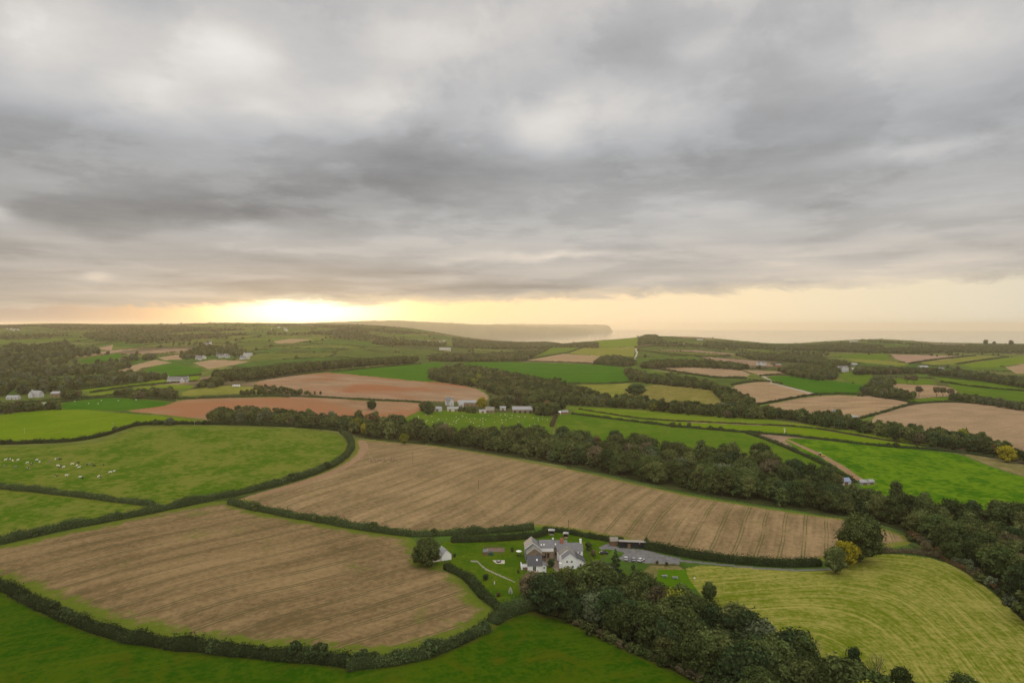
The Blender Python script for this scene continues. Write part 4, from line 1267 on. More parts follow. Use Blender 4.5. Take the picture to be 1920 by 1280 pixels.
KINDS = ['green', 'olive', 'brown', 'rust', 'grey', 'bluegreen', 'lime']
src, sidx = [], {}
FARM = [('a', 12, 10.5, 'round', 21), ('b', 13, 9.5, 'tall', 22), ('c', 11, 11, 'round', 23)]
for k in KINDS:
    for j, (a_, hh, ww, fm, sd) in enumerate(FARM):
        me = crown_mesh('far_crown', sd, hh, ww, .10, 520, 1.15, 20, fm, LM[k])
        o = bpy.data.objects.new('s%03d' % len(src), me)
        sidx[(k, j)] = (len(src), hh)
        src.append(o)
pts = []
X = np.array([t[0] for t in rest]); Y = np.array([t[1] for t in rest])
Z, _, _ = gz(X, Y)
for t, z in zip(rest, Z):
    j = int(rng.integers(3))
    i, hh = sidx[(t[3], j)]
    s = t[4] / hh
    pts.append((t[0], t[1], z - .4, s * rng.uniform(.95, 1.2), s, i))
instancer('woodland', 'woods and copses spread over the valley and the far hills', pts, src)
print('trees', len(allt), 'individual', len(ind), 'rest', len(rest))

# ------------------------------------------------------------------ far hedgerows: one mass of bushes along the cell edges
rg = np.random.default_rng(5)
bx = []
for _ in range(14):
    n_ = 160000
    th = rg.uniform(R(-40), R(40), n_)
    rr = np.sqrt(rg.uniform(850 ** 2, 5200 ** 2, n_))
    x, y = rr * np.sin(th), rr * np.cos(th)
    _, fe_ = cells(x, y)
    k = (fe_ < 2.4) & (vnoise(x / 80, y / 80, 77) > .30)
    bx.append(np.stack([x[k], y[k]], 1))
bx = np.concatenate(bx)
uu = CX + F * bx[:, 0] / bx[:, 1]
bx = bx[(uu > -200) & (uu < 2120)]
dmax = np.interp(CX + F * bx[:, 0] / bx[:, 1], _ug, _ds)
bx = bx[bx[:, 1] < dmax * .995]
zb, ub, vb = gz(bx[:, 0], bx[:, 1])
fi = np.full(len(bx), -1)
for i, (nm, lb, mk, poly) in enumerate(FIELDS):
    fi[in_poly(ub, vb, poly)] = i
keep = fi == -1
bx, zb = bx[keep], zb[keep]
hs = rg.uniform(1.1, 2.6, len(bx)); hs = np.where(rg.uniform(0, 1, len(bx)) < .014, rg.uniform(5, 9, len(bx)), hs)
bsrc = []
for k in ('green', 'olive', 'grey', 'brown'):
    me = crown_mesh('bush_crown', 24, 3.0, 4.4, .0, 110, .75, 8, 'round', LM[k])
    bsrc.append(bpy.data.objects.new('b%03d' % len(bsrc), me))
instancer('hedgerow_network', 'hedgerows and scattered bushes dividing the distant fields',
          [(p[0], p[1], z - .3, max(1.0, h / 3.0 * .8), h / 3.0, int(rg.integers(4))) for p, z, h in zip(bx, zb, hs)], bsrc)
print('far bushes', len(bx))

# ------------------------------------------------------------------ hedges, each one a thing
def hedge(label, pts, w=3.0, h=2.6, dens=34, size=.42, name='hedge', mat='hedge', group=None, rag=.42, smooth=True):
    pp = smooth_poly(pts, 2, False) if smooth else pts
    P = gp(np.array([p[0] for p in pp], float), np.array([p[1] for p in pp], float))
    seg = np.linalg.norm(np.diff(P[:, :2], axis=0), axis=1)
    S = np.concatenate([[0], np.cumsum(seg)])
    step = max(.9, float(P[:, 1].mean()) / 420)
    s = np.arange(0, S[-1], step)
    x, y = np.interp(s, S, P[:, 0]), np.interp(s, S, P[:, 1])
    z = gz(x, y)[0]
    tx, ty = np.gradient(x), np.gradient(y)
    L = np.hypot(tx, ty) + 1e-9
    nx, ny = -ty / L, tx / L
    prof = np.array([(-.5, -.15), (-.56, .3), (-.48, .72), (-.22, .98), (.22, .98), (.48, .72), (.56, .3), (.5, -.15)])
    k = len(prof)
    sd = int(abs(P[0, 0] * 7 + P[0, 1])) % 97
    hv = h * (.86 + rag * 1.2 * (vnoise(s / 7, s * 0, sd) - .42) + rag * .9 * (vnoise(s / 2.2, s * 0, sd + 1) - .5) + rag * 1.3 * np.clip(vnoise(s / 4.5, s * 0 + 9, sd + 2) - .72, 0, 1))
    wv = w * (.9 + .45 * (vnoise(s / 9, s * 0 + 5, sd) - .4))
    V = np.zeros((len(s), k, 3))
    for j, (a_, b_) in enumerate(prof):
        o_ = a_ * wv * .86 * (1 + .3 * (vnoise(s / 1.9, s * 0 + j * 3.1, sd) - .5))
        V[:, j, 0] = x + nx * o_
        V[:, j, 1] = y + ny * o_
        V[:, j, 2] = z + b_ * hv * .9
    ii = np.arange(len(s))[:, None] * k + np.arange(k)[None, :]
    Q = [np.stack([ii[:-1, :-1], ii[:-1, 1:], ii[1:, 1:], ii[1:, :-1]], -1).reshape(-1, 4)[:, ::-1], np.array([ii[0], ii[-1][::-1]])]
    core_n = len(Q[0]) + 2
    V = V.reshape(-1, 3)
    # leaf sprays over the body
    n_ = int(S[-1] * dens)
    rgh = np.random.default_rng(sd)
    si = rgh.uniform(0, len(s) - 1.001, n_)
    i0 = si.astype(int); f_ = si - i0
    lx, ly, lz = (np.interp(si, np.arange(len(s)), a_) for a_ in (x, y, z))
    lw, lh = np.interp(si, np.arange(len(s)), wv), np.interp(si, np.arange(len(s)), hv)
    lnx, lny = nx[i0], ny[i0]
    a_ = rgh.uniform(-1.15, 1.15, n_) * math.pi / 2
    rr = rgh.normal(1.0, .17, n_)
    ox, oz = np.sin(a_) * .52 * lw * rr, np.clip(np.cos(a_), 0, 1) ** .6 * lh * rr
    oz = np.where(np.cos(a_) < .05, rgh.uniform(.1, .5, n_) * lh, oz)
    C = np.stack([lx + lnx * ox, ly + lny * ox, lz + oz], 1)
    N = np.stack([lnx * np.sin(a_), lny * np.sin(a_), np.cos(a_) + .15], 1)
    LV, LQ = leaf_quads(C, N, size, rgh)
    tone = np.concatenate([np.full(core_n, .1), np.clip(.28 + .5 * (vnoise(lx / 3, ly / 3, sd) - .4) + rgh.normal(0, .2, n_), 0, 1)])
    me = np_mesh(name, np.concatenate([V, LV]), Q + [LQ + len(V)], [LM[mat]], False, attrs={'tone': ('FACE', 'FLOAT', tone.astype(np.float32))})
    return tag(link(name, me), label, 'hedge', group)


hedge('thick hedge curving round the right end of the cattle pasture', [(-120, 1042), (-60, 1033), (0, 1019), (110, 993), (250, 968), (380, 940), (480, 920), (560, 898), (620, 876), (648, 858), (660, 840), (656, 822), (640, 810)], 5.0, 3.6, 60, .45)
hedge('dark hedge along the far side of the cattle pasture', [(636, 808), (600, 803), (500, 798), (420, 796), (330, 795), (262, 796), (232, 804), (190, 819), (130, 829), (0, 833), (-120, 836)], 4.0, 3.2, 36, .55)
hedge('short hedge dividing the cattle pasture from the wedge field', [(-120, 902), (0, 915), (70, 921), (150, 931), (220, 940), (288, 947)], 4.4, 2.8, 46, .45)
hedge('hedge between the two big stubble fields', [(430, 944), (470, 953), (520, 964), (600, 978), (680, 992), (760, 1004), (800, 1004), (850, 1002), (930, 998), (1000, 992)], 4.0, 3.2, 60, .42)
hedge('inner garden hedge behind the vegetable plot', [(846, 1016), (900, 1014), (960, 1012), (1010, 1006), (1022, 1000)], 3.4, 3.0, 70, .38)
hedge('hedge behind the farm sheds along the stubble', [(1018, 994), (1060, 998), (1100, 1006), (1145, 1015), (1170, 1018)], 3.0, 2.4, 60, .38)
hedge('clipped dark hedge beside the grey lane', [(1210, 1028), (1260, 1038), (1320, 1049), (1400, 1058), (1480, 1062), (1540, 1060)], 3.0, 4.2, 80, .42, rag=.12)
hedge('overgrown hedge along the front of the near stubble field', [(-120, 1062), (-60, 1080), (0, 1100), (60, 1130), (130, 1165), (210, 1193), (300, 1210), (400, 1220), (500, 1230), (600, 1238), (655, 1245)], 4.6, 3.6, 75, .42)
hedge('tall bushy hedge closing the corner of the near stubble field', [(650, 1252), (720, 1246), (800, 1230), (862, 1206), (912, 1180)], 4.4, 4.0, 90, .42)
hedge('ragged hedge stub under the garden corner', [(922, 1168), (945, 1156), (985, 1142), (1000, 1136)], 5.0, 4.0, 90, .42)
hedge('hedge down the left side of the garden', [(836, 1066), (868, 1080), (886, 1096), (902, 1116), (930, 1138), (946, 1152)], 3.6, 3.2, 80, .40)
hedge('low hedge over the bank beside the hay field', [(1640, 1036), (1690, 1034), (1730, 1040), (1770, 1046)], 3.4, 2.4, 60, .42, mat='brown')
hedge('hedge line between the two red ploughed fields', [(333, 748), (400, 746), (500, 743), (546, 743), (608, 745), (692, 750), (790, 754)], 3.5, 2.2, 16, .7)
hedge('dark hedge under the shelter belt', [(462, 716), (525, 707), (600, 697), (640, 696), (700, 689), (790, 682)], 3.5, 2.2, 14, .8)
hedge('straight dark hedge below the large green field', [(1065, 719), (1120, 720), (1160, 719), (1205, 713)], 4.0, 2.6, 14, .9)
hedge('hedge along the top of the large green field', [(830, 677), (902, 677), (1000, 678), (1100, 681), (1172, 688)], 5.0, 3.0, 12, 1.0)
hedge('hedge splitting the small far fields', [(987, 674), (1035, 666), (1062, 662), (1092, 652)], 5.0, 3.0, 10, 1.0)
hedge('hedge between the two nearer tan ploughed fields', [(1413, 760), (1460, 752), (1512, 742), (1535, 739), (1600, 738), (1660, 745), (1716, 756)], 3.4, 2.4, 16, .7)
hedge('hedge climbing to the domed tan field', [(1613, 785), (1660, 772), (1690, 763), (1718, 756), (1795, 753), (1880, 761), (1990, 776)], 3.4, 2.4, 16, .7)
hedge('hedge behind the thin tan field', [(1216, 690), (1262, 697), (1310, 704), (1345, 709), (1400, 709)], 5, 3.6, 14, .9)
hedge('hedge row beside the pale lane', [(1372, 722), (1400, 716), (1446, 715)], 4, 2.5, 12, .9)
hedge('hedge in front of the tan wedge field', [(1425, 705), (1450, 703), (1485, 703)], 4, 2.8, 12, .9)
hedge('thin hedge between the two long green strips', [(1085, 767), (1190, 784), (1265, 789), (1390, 795), (1515, 800), (1640, 822), (1790, 846)], 2.0, 1.4, 12, .6, mat='brown')
hedge('long hedge under the green strips running to the right', [(1072, 776), (1152, 786), (1265, 800), (1400, 811), (1480, 817), (1527, 822), (1640, 836), (1740, 843), (1802, 849), (1865, 858)], 3.2, 2.2, 22, .6)
hedge('diagonal hedge beside the brown track', [(1400, 812), (1440, 825), (1490, 846), (1540, 868), (1577, 888), (1606, 906)], 3.4, 2.6, 30, .55)
hedge('hedge bordering the paddock of few sheep', [(100, 756), (150, 750), (200, 744), (269, 747), (328, 752)], 3, 2.2, 12, .7)
hedge('hedge along the lime strip above the long white house', [(145, 731), (227, 722), (312, 709), (378, 703)], 4, 2.5, 10, .9)
hedge('hedge between the lime strips by the long white house', [(170, 736), (219, 729), (271, 722), (312, 719), (372, 714)], 4, 2.5, 10, .9)
hedge('hedge below the lime strips near the left cottages', [(30, 756), (135, 747), (200, 742), (240, 737)], 3, 2, 10, .9)
hedge('hedge beside the stony track at the sheep pasture', [(1034, 800), (1038, 790), (1043, 780)], 3.5, 3.0, 20, .6, mat='brown')
hedge('dark hedge through the right hand green fields, upper', [(1740, 704), (1800, 711), (1850, 716), (1905, 721), (1990, 730)], 4, 2.5, 10, .9)
hedge('dark hedge through the right hand green fields, lower', [(1765, 716), (1830, 726), (1900, 732), (1990, 738)], 4, 2.5, 10, .9)
hedge('distant hedge left of the pale green field', [(1705, 682), (1760, 673), (1830, 667)], 6, 3.5, 8, 1.2)
hedge('distant hedge right of the pale green field', [(1795, 683), (1845, 675), (1890, 669)], 6, 3.5, 8, 1.2)
hedge('distant hedge crossing the knoll fields', [(1196, 657), (1260, 664), (1320, 668), (1370, 668)], 6, 3.0, 8, 1.2)
hedge('distant hedge under the knoll', [(1190, 651), (1260, 648), (1340, 650), (1480, 656)], 7, 3.5, 8, 1.3)
hedge('bank of brown bracken along the hay field edge', [(1768, 1048), (1800, 1062), (1840, 1088)], 2.5, 1.6, 70, .4, mat='rust', rag=.4, name='bracken_bank')

# ------------------------------------------------------------------ single trees and bushes that stand out
tree_px('very large round dark green tree on the hay field corner', 1612, 1052, 84, BIG[0], 20, LM['green'], 1.0, trunk=BIGTRUNK[0])
tree_px('bright yellow autumn tree in front of the large round tree', 1588, 1064, 48, NEAR[5], 11, LM['yellow'], 1.0)
tree_px('round green tree beside the yellow tree at the lane end', 1566, 1074, 50, NEAR[0], 12, LM['olive'], .95)
tree_px('large dark round tree hiding the small cottage', 800, 1060, 50, BIG[1], 16, LM['green'], 1.1, trunk=BIGTRUNK[0])
tree_px('single round tree in the red ploughed field', 697, 767, 16, NEAR[3], 12, LM['bluegreen'], 1.25)
tree_px('large dark oak standing on the olive grass by the middle wood', 1193, 742, 22, NEAR[3], 12, LM['bluegreen'], 1.7)
tree_px('yellow autumn tree in the wood beside the cattle pasture', 668, 812, 28, NEAR[0], 12, LM['lime'], 1.0)
tree_px('small yellow leaved tree at the front of the long wood', 682, 816, 22, NEAR[5], 11, LM['yellow'], .8)
tree_px('small bright green tree at the edge of the long wood', 758, 833, 20, NEAR[5], 11, LM['lime'], 1.0)
tree_px('yellow tree at the right edge beyond the rough verge', 1888, 866, 30, NEAR[3], 12, LM['yellow'], 1.1)
tree_px('yellow green tree beside the middle farm barns', 903, 767, 22, NEAR[0], 12, LM['yellow'], .95)
tree_px('tall dark bush tree left of the middle farmhouse', 803, 776, 24, NEAR[1], 13, LM['bluegreen'], .8)
tree_px('yellow bush tree beside the white farmhouse', 1062, 1104, 40, NEAR[5], 11, LM['lime'], .9)
tree_px('brown autumn tree at the edge of the garden', 996, 1126, 52, NEAR[3], 12, LM['brown'], 1.0)
tree_px('tall dark tree under the white farmhouse', 1110, 1150, 92, NEAR[3], 12, LM['green'], .95, trunk=BIGTRUNK[0])
tree_px('second tall dark tree right of the tall one under the farmhouse', 1150, 1158, 84, NEAR[4], 14, LM['green'], 1.1)
tree_px('tall green leafy tree on the edge of the bottom field', 1178, 1168, 74, NEAR[0], 12, LM['olive'], .9)
tree_px('pale silvery tree beside the farmhouse', 1132, 1112, 60, LOOSE[0], 12, LM['grey'], 1.1)
tree_px('dark narrow conifer rising by the gravel yard', 1154, 1100, 72, CONE[0], 14, LM['bluegreen'], 1.0)
tree_px('thin leaved pale tree in the wood below the yard', 1232, 1172, 72, LOOSE[0], 12, LM['brown'], 1.05)
tree_px('dark round tree at the corner of the hay field', 1330, 1128, 36, NEAR[0], 12, LM['green'], .9)
tree_px('bare grey tree standing against the hay field', 1522, 1258, 66, None, 11, None, .85, trunk=BARE[0])
tree_px('spreading leafless tree at the bottom right', 1642, 1300, 76, None, 9, None, .8, trunk=BARE[1])
tree_px('grey leafless tree in the wood at the bottom', 1382, 1212, 62, None, 11, None, .7, trunk=BARE[0])
tree_px('dark small crowned tree rising above the bottom wood', 1602, 1284, 70, NEAR[4], 14, LM['bluegreen'], .75)
tree_px('yellow green bush tree at the bottom of the wood', 1508, 1288, 46, NEAR[5], 11, LM['lime'], 1.0)
tree_px('dark rounded tree at the bottom edge of the hay field', 1690, 1300, 46, NEAR[3], 12, LM['green'], .95)
tree_px('dark bush crown at the very bottom right', 1812, 1312, 42, NEAR[2], 10.5, LM['green'], 1.3)
tree_px('young tree behind the long dark shed', 1212, 1024, 18, NEAR[1], 13, LM['olive'], .7)
tree_px('rounded thorn tree in the hedge of the lime green field', 318, 797, 14, NEAR[3], 12, LM['grey'], 1.2)
tree_px('tall fir rising out of the right hand wood', 1812, 824, 24, CONE[0], 14, LM['bluegreen'], 1.0)
tree_px('rounded tree at the right end of the bank hedge', 1735, 1040, 26, NEAR[5], 11, LM['brown'], .9)
tree_px('dense dome shaped tree on the bank above the hay field', 1785, 1052, 36, NEAR[3], 12, LM['green'], 1.0)
tree_px('orange tipped autumn tree in the right hand wood', 1812, 1018, 36, NEAR[3], 12, LM['rust'], 1.1)
tree_px('rust red tree at the top right of the long wood', 1840, 985, 30, NEAR[0], 12, LM['rust'], 1.2)
for lab, u, v, h in (('leftmost tall umbrella crowned tree in front of the tan field', 1723, 743, 18), ('tall umbrella crowned tree second in the dark row', 1756, 744, 18), ('tall umbrella crowned tree third in the dark row', 1768, 744, 17),
                     ('rightmost tall umbrella crowned tree in the dark row', 1782, 745, 16), ('left tree of the tall pair in the paddock', 1701, 720, 17), ('right tree of the tall pair in the paddock', 1714, 721, 17)):
    tree_px(lab, u, v, h, UMB[0], 13, LM['brown'], 1.0, name='umbrella_tree')
for lab, u, v, h in (('dark round tree on the far right skyline', 1848, 645, 9), ('flat topped tree at the right end of the skyline', 1896, 646, 9), ('small tree between the skyline trees', 1864, 645, 6)):
    tree_px(lab, u, v + 1, h, NEAR[3], 12, LM['green'], 1.0)
for lab, u, v, h, k in (('round dark shrub on the garden lawn', 911, 1087, 12, 'bluegreen'), ('low shrub beside the garden path', 972, 1074, 6, 'green'), ('round shrub in the courtyard garden', 1034, 1062, 15, 'bluegreen'),
                        ('dark shrub by the small cottage terrace', 852, 1044, 7, 'bluegreen'), ('dark clipped shrub in the lower yard garden', 1187, 1068, 10, 'bluegreen'), ('small bush against the yard fence, left', 1232, 1058, 7, 'green'),
                        ('small bush against the yard fence, right', 1250, 1060, 7, 'green'), ('brown dying shrub beside the garden bank', 934, 1118, 8, 'rust'), ('yellow shrub in the flower bed below the yard', 1172, 1078, 6, 'lime'),
                        ('mixed shrub in the vegetable garden', 960, 1034, 8, 'olive'), ('shrub left of the gravel yard', 1112, 1042, 12, 'brown'), ('dark evergreen by the white chimney', 1104, 1032, 16, 'green')):
    tree_px(lab, u, v, h, BUSH[0], 3.2, LM[k], .95, name='shrub', trunk=STEM, cat='shrub')
# scrub fringe along the field edge of the two near woods
fr = [(1010, 1146), (1060, 1166), (1110, 1190), (1160, 1212), (1210, 1232), (1260, 1256), (1310, 1278), (1350, 1296)]
k_ = 0
for (a_, b_), (c_, d_) in zip(fr[:-1], fr[1:]):
    for t_ in np.linspace(0, 1, 9)[:-1]:
        u, v = a_ + (c_ - a_) * t_ + rng.uniform(-6, 6), b_ + (d_ - b_) * t_ + rng.uniform(-9, 1)
        kk = ['green', 'green', 'brown', 'olive'][int(rng.integers(4))]
        tree_px({'green': 'dark green', 'grey': 'grey green', 'brown': 'brown', 'olive': 'olive'}[kk] + ' scrub bush fringing the wood above the bottom field', u, v, rng.uniform(10, 20), BUSH[k_ % 2], (3.2, 2.6)[k_ % 2], LM[kk], 1.15, name='bush', trunk=STEM, cat='bush',
                group='scrub along the wood above the bottom field, ' + kk)
        k_ += 1
fr = [(1700, 1012), (1760, 1046), (1815, 1072), (1862, 1110), (1905, 1152), (1930, 1172)]
for (a_, b_), (c_, d_) in zip(fr[:-1], fr[1:]):
    for t_ in np.linspace(0, 1, 8)[:-1]:
        u, v = a_ + (c_ - a_) * t_ + rng.uniform(-2, 10), b_ + (d_ - b_) * t_ + rng.uniform(-8, 0)
        kk = ['brown', 'grey', 'olive', 'rust'][int(rng.integers(4))]
        tree_px({'rust': 'rust', 'grey': 'grey green', 'brown': 'brown', 'olive': 'olive'}[kk] + ' scrub bush along the right edge of the hay field', u, v, rng.uniform(9, 17), BUSH[k_ % 2], (3.2, 2.6)[k_ % 2], LM[kk], 1.25, name='bush', trunk=STEM, cat='bush',
                group='scrub along the right edge of the hay field, ' + kk)
        k_ += 1
# saplings and bushes that have grown out of the hedges
for lab, line, n_, kk, gname in (('bush grown out of the far hedge of the cattle pasture', [(140, 829), (190, 820), (232, 805), (262, 797), (330, 796), (420, 797), (500, 799), (600, 804)], 11, 'hedge', 'bushes in the far hedge of the cattle pasture'),
                          ('bush standing up in the hedge round the cattle pasture', [(30, 1014), (110, 994), (250, 969), (380, 941), (480, 921), (560, 899), (620, 877)], 9, 'hedge', 'bushes in the hedge round the cattle pasture'),
                          ('overgrown bush in the front hedge of the near stubble field', [(20, 1110), (130, 1166), (210, 1194), (300, 1211), (400, 1221), (500, 1231), (600, 1239), (720, 1246), (800, 1230), (862, 1206)], 16, 'hedge', 'bushes in the front hedge of the near stubble field'),
                          ('olive bush in the hedge between the stubble fields', [(470, 954), (600, 979), (680, 993), (760, 1004), (850, 1003), (930, 999)], 7, 'olive', 'bushes in the hedge between the stubble fields'),
                          ('low bush in the long hedge under the green strips', [(1100, 780), (1265, 800), (1400, 811), (1527, 822), (1640, 836), (1740, 843)], 10, 'olive', 'bushes in the long hedge under the green strips')):
    L_ = np.array(line, float)
    for _ in range(n_):
        t_ = rng.uniform(0, len(L_) - 1.001); i_ = int(t_); p_ = L_[i_] + (L_[i_ + 1] - L_[i_]) * (t_ - i_)
        d_ = 1 / float(qf(p_[0], p_[1]))
        b_ = int(rng.integers(2))
        tree_px(lab, p_[0] + rng.uniform(-3, 3), p_[1] + rng.uniform(-1, 1), rng.uniform(3.0, 5.2) * F / d_, BUSH[b_], (3.2, 2.6)[b_], LM[kk], rng.uniform(.8, 1.3), name='bush', trunk=STEM, cat='bush', group=gname)


# ------------------------------------------------------------------ buildings
WALL = flat('white_render', (.80, .80, .79), .85, .04, .6)
FARW = flat('far_white_render', (.50, .50, .49), .85, .12, .6)
CREAM = flat('cream_render', (.60, .56, .47), .85, .08, .6)
STONE = flat('brown_rubble_stone', (.24, .185, .125), .9, .4, 2.2)
BRICK = flat('red_brick', (.33, .13, .085), .9, .25, 3)
SLATE = flat('weathered_slate', (.155, .155, .16), .7, .35, 2.5)
DSLATE = flat('dark_new_slate', (.065, .068, .075), .6, .2, 2.5)
LICHEN = flat('lichened_slate', (.21, .195, .165), .8, .35, 2.5)
TIN = flat('pale_roof_sheeting', (.27, .275, .275), .5, .25, .8)
WOODM = flat('brown_timber', (.17, .105, .06), .85, .3, 3)
BLACKW = flat('black_timber', (.018, .020, .024), .8, .3, 3)
GLASS = flat('dark_window_glass', (.022, .026, .032), .12, .2, 1, .5)
WHITE = flat('white_paint', (.74, .74, .73), .6, .03, 1)
OBW = flat('weathered_white_paint', (.42, .43, .40), .7, .1, 1)
PAVE = flat('pale_stone_slabs', (.40, .36, .29), .9, .15, 1.2)
TEAL = flat('blue_green_glazing', (.20, .27, .27), .35, .2, 1, .5)
METAL = flat('grey_metal', (.25, .25, .26), .5, .1, 2)


def wall_block(p, x0, x1, y0, y1, eave, rise, axis, mat, foot=-1.6, name='wall', hip=False):
    mb = MB()
    if axis == 'x':
        ym = (y0 + y1) / 2
        mb.prism([(y0, foot), (y1, foot), (y1, eave), (ym, eave + rise), (y0, eave)], x0, x1, 'x')
    else:
        xm = (x0 + x1) / 2
        mb.prism([(x0, foot), (x1, foot), (x1, eave), (xm, eave + rise), (x0, eave)], y0, y1, 'y')
    return mb.build(name, mat, p)


def roof_block(p, x0, x1, y0, y1, eave, rise, axis, mat, over=.3, th=.16, verge=.25, name='roof'):
    mb = MB()
    a0, a1 = (y0, y1) if axis == 'x' else (x0, x1)
    b0, b1 = (x0 - verge, x1 + verge) if axis == 'x' else (y0 - verge, y1 + verge)
    mid = (a0 + a1) / 2
    sl_ = rise / max((a1 - a0) / 2, .01)
    e0 = eave - sl_ * over
    lift = .03
    mb.prism([(a0 - over, e0 + lift), (mid, eave + rise + lift), (a1 + over, e0 + lift), (a1 + over, e0 + th + lift), (mid, eave + rise + th + lift), (a0 - over, e0 + th + lift)], b0, b1, axis)
    return mb.build(name, mat, p)


def block(p, x0, x1, y0, y1, eave, rise, axis, wm, rm, **k):
    w_ = wall_block(p, x0, x1, y0, y1, eave, rise, axis, wm)
    r_ = roof_block(p, x0, x1, y0, y1, eave, rise, axis, rm, **k)
    return w_, r_


def window(p, x, y, z, w=.9, h=1.1, face='y', frame=WHITE, bars=True, name='window', pane=GLASS):
    """face 'y': looks along -y at plane y; 'x': looks along -x at plane x; 'X': along +x"""
    mb = MB()
    f = .07
    def bx(a0, a1, z0, z1, d0, d1, b):
        if face == 'y':
            b.box(x + a0, x + a1, y - d1, y - d0, z0, z1)
        elif face == 'x':
            b.box(x - d1, x - d0, y + a0, y + a1, z0, z1)
        else:
            b.box(x + d0, x + d1, y + a0, y + a1, z0, z1)
    bx(-w / 2 - f, -w / 2, z - f, z + h + f, -.05, .07, mb); bx(w / 2, w / 2 + f, z - f, z + h + f, -.05, .07, mb)
    bx(-w / 2, w / 2, z + h, z + h + f, -.05, .07, mb); bx(-w / 2, w / 2, z - f, z, -.05, .10, mb)
    if bars:
        bx(-.03, .03, z, z + h, .03, .055, mb)
    o = mb.build(name, frame, p)
    gm = MB(); bx(-w / 2, w / 2, z, z + h, -.04, .02, gm)
    gm.build('pane', pane, o)
    return o


def door(p, x, y, z=0, w=1.0, h=2.1, mat=WOODM, face='y'):
    mb = MB()
    (mb.box(x - w / 2, x + w / 2, y - .08, y + .03, z, z + h) if face == 'y' else mb.box(x - .08, x + .03, y - w / 2, y + w / 2, z, z + h))
    o = mb.build('door', mat, p)
    hm = MB()
    (hm.box(x + w * .3, x + w * .38, y - .14, y - .08, z + 1, z + 1.1) if face == 'y' else hm.box(x - .14, x - .08, y + w * .3, y + w * .38, z + 1, z + 1.1))
    hm.build('handle', METAL, o)
    return o


def chimney(p, x, y, z0, z1, w=.9, d=.8, mat=BRICK, pots=2):
    mb = MB()
    mb.box(x - w / 2, x + w / 2, y - d / 2, y + d / 2, z0, z1)
    mb.box(x - w / 2 - .08, x + w / 2 + .08, y - d / 2 - .08, y + d / 2 + .08, z1 - .35, z1 - .12)
    o = mb.build('chimney', mat, p)
    for i in range(pots):
        pm = MB()
        px = x + (i - (pots - 1) / 2) * .42
        pm.tube([(px, y, z1 - .02), (px, y, z1 + .5)], [.16, .12], 7)
        pm.build('chimney_pot', BRICK, o)
    return o


def skylight(p, x, y, z, w=.7, h=.9, slope=.8, ax='x', mat=WHITE):
    mb = MB()
    c = math.cos(math.atan(slope)); s = math.sin(math.atan(slope))
    v = [(-w / 2, -h / 2), (w / 2, -h / 2), (w / 2, h / 2), (-w / 2, h / 2)]
    top = [(x + a, y + b * c - .10 * s, z + b * s + .10 * c) for a, b in v]
    bot = [(x + a, y + b * c + .05 * s, z + b * s - .05 * c) for a, b in v]
    mb.add(bot + top, [(3, 2, 1, 0), (4, 5, 6, 7), (0, 1, 5, 4), (1, 2, 6, 5), (2, 3, 7, 6), (3, 0, 4, 7)])
    return mb.build('skylight', mat, p)


# --- the farmhouse group; local x to the right, y away, origin at the foot of the cottage front
OX, OY, OZ = G(1003, 1071)
def site(dx, dy):
    return OX + dx, OY + dy, float(gz(OX + dx, OY + dy)[0])

x, y, z = site(0, 0)
cot = empty('cottage', (x, y, z + .1), R(2), 'small white cottage with dark slate roof in front of the barn', 'cottage')
block(cot, -3.1, 3.1, 0, 7.4, 2.6, 3.0, 'x', WALL, DSLATE)
skylight(cot, 1.0, 1.9, 2.6 + 3.0 * (1.9 / 3.7) + .18, .6, .9, .81)
window(cot, -.2, 0, .05, 1.3, 2.0, name='glazed_door')
window(cot, -.2, 0, 2.15, 1.3, .35, bars=False)
mb = MB(); mb.prism([(3.12, -1.6), (5.0, -1.6), (5.0, 1.9), (3.12, 3.0)], .6, 4.6, 'y'); mb.build('side_wall', WALL, cot)
mb = MB(); mb.prism([(3.12, 3.05), (5.25, 1.82), (5.25, 1.94), (3.12, 3.19)], .4, 4.8, 'y'); mb.build('side_roof', SLATE, cot)
window(cot, 4.1, .6, .9, .55, .8, bars=False)
mb = MB(); mb.box(-6.0, -3.12, .9, 1.15, -1.6, 2.5); mb.box(-6.0, -5.75, 1.17, 5.0, -1.6, 2.5); mb.build('yard_wall', WALL, cot)
mb = MB(); mb.box(-5.74, -3.14, 1.17, 4.6, 1.65, 1.85); mb.build('lean_to_roof', TIN, cot)
mb = MB()
for k in range(7):
    mb.box(-5.3 + k * .3, -5.04 + k * .3, .80, .88, -.2, 1.55)
mb.build('door', WOODM, cot)
mb = MB(); mb.box(-1.8, 1.6, -1.9, -.05, -1.4, .03); mb.build('terrace', PAVE, cot)

x, y, z = site(0, 14)
barn = empty('barn', (x, y, z + .2), R(2), 'long grey slate barn conversion with white gable and stone walls', 'barn')
block(barn, -3.4, 3.1, -6.0, -1.2, 4.6, 2.3, 'y', STONE, LICHEN)
block(barn, -4.0, 2.6, -1.0, 7.4, 5.6, 2.6, 'y', TEAL, SLATE)
mb = MB()
for sgn in (-1, 1):
    mb.prism([(-.7, 8.22), (-.7 + sgn * 3.75, 5.35), (-.7 + sgn * 3.75, 5.05), (-.7, 7.88)], -1.42, -1.27, 'y')
mb.build('barge_board', WHITE, barn)
mb = MB()
for sgn in (-1, 1):
    mb.prism([(-.15, 6.98), (-.15 + sgn * 3.65, 4.42), (-.15 + sgn * 3.65, 4.22), (-.15, 6.74)], -6.40, -6.27, 'y')
mb.build('barge_board', LICHEN, barn)
window(barn, 1.2, -6.0, 3.3, .8, 1.0, frame=WOODM)
block(barn, 2.75, 9.2, 1.6, 8.0, 5.0, 2.4, 'x', STONE, SLATE)
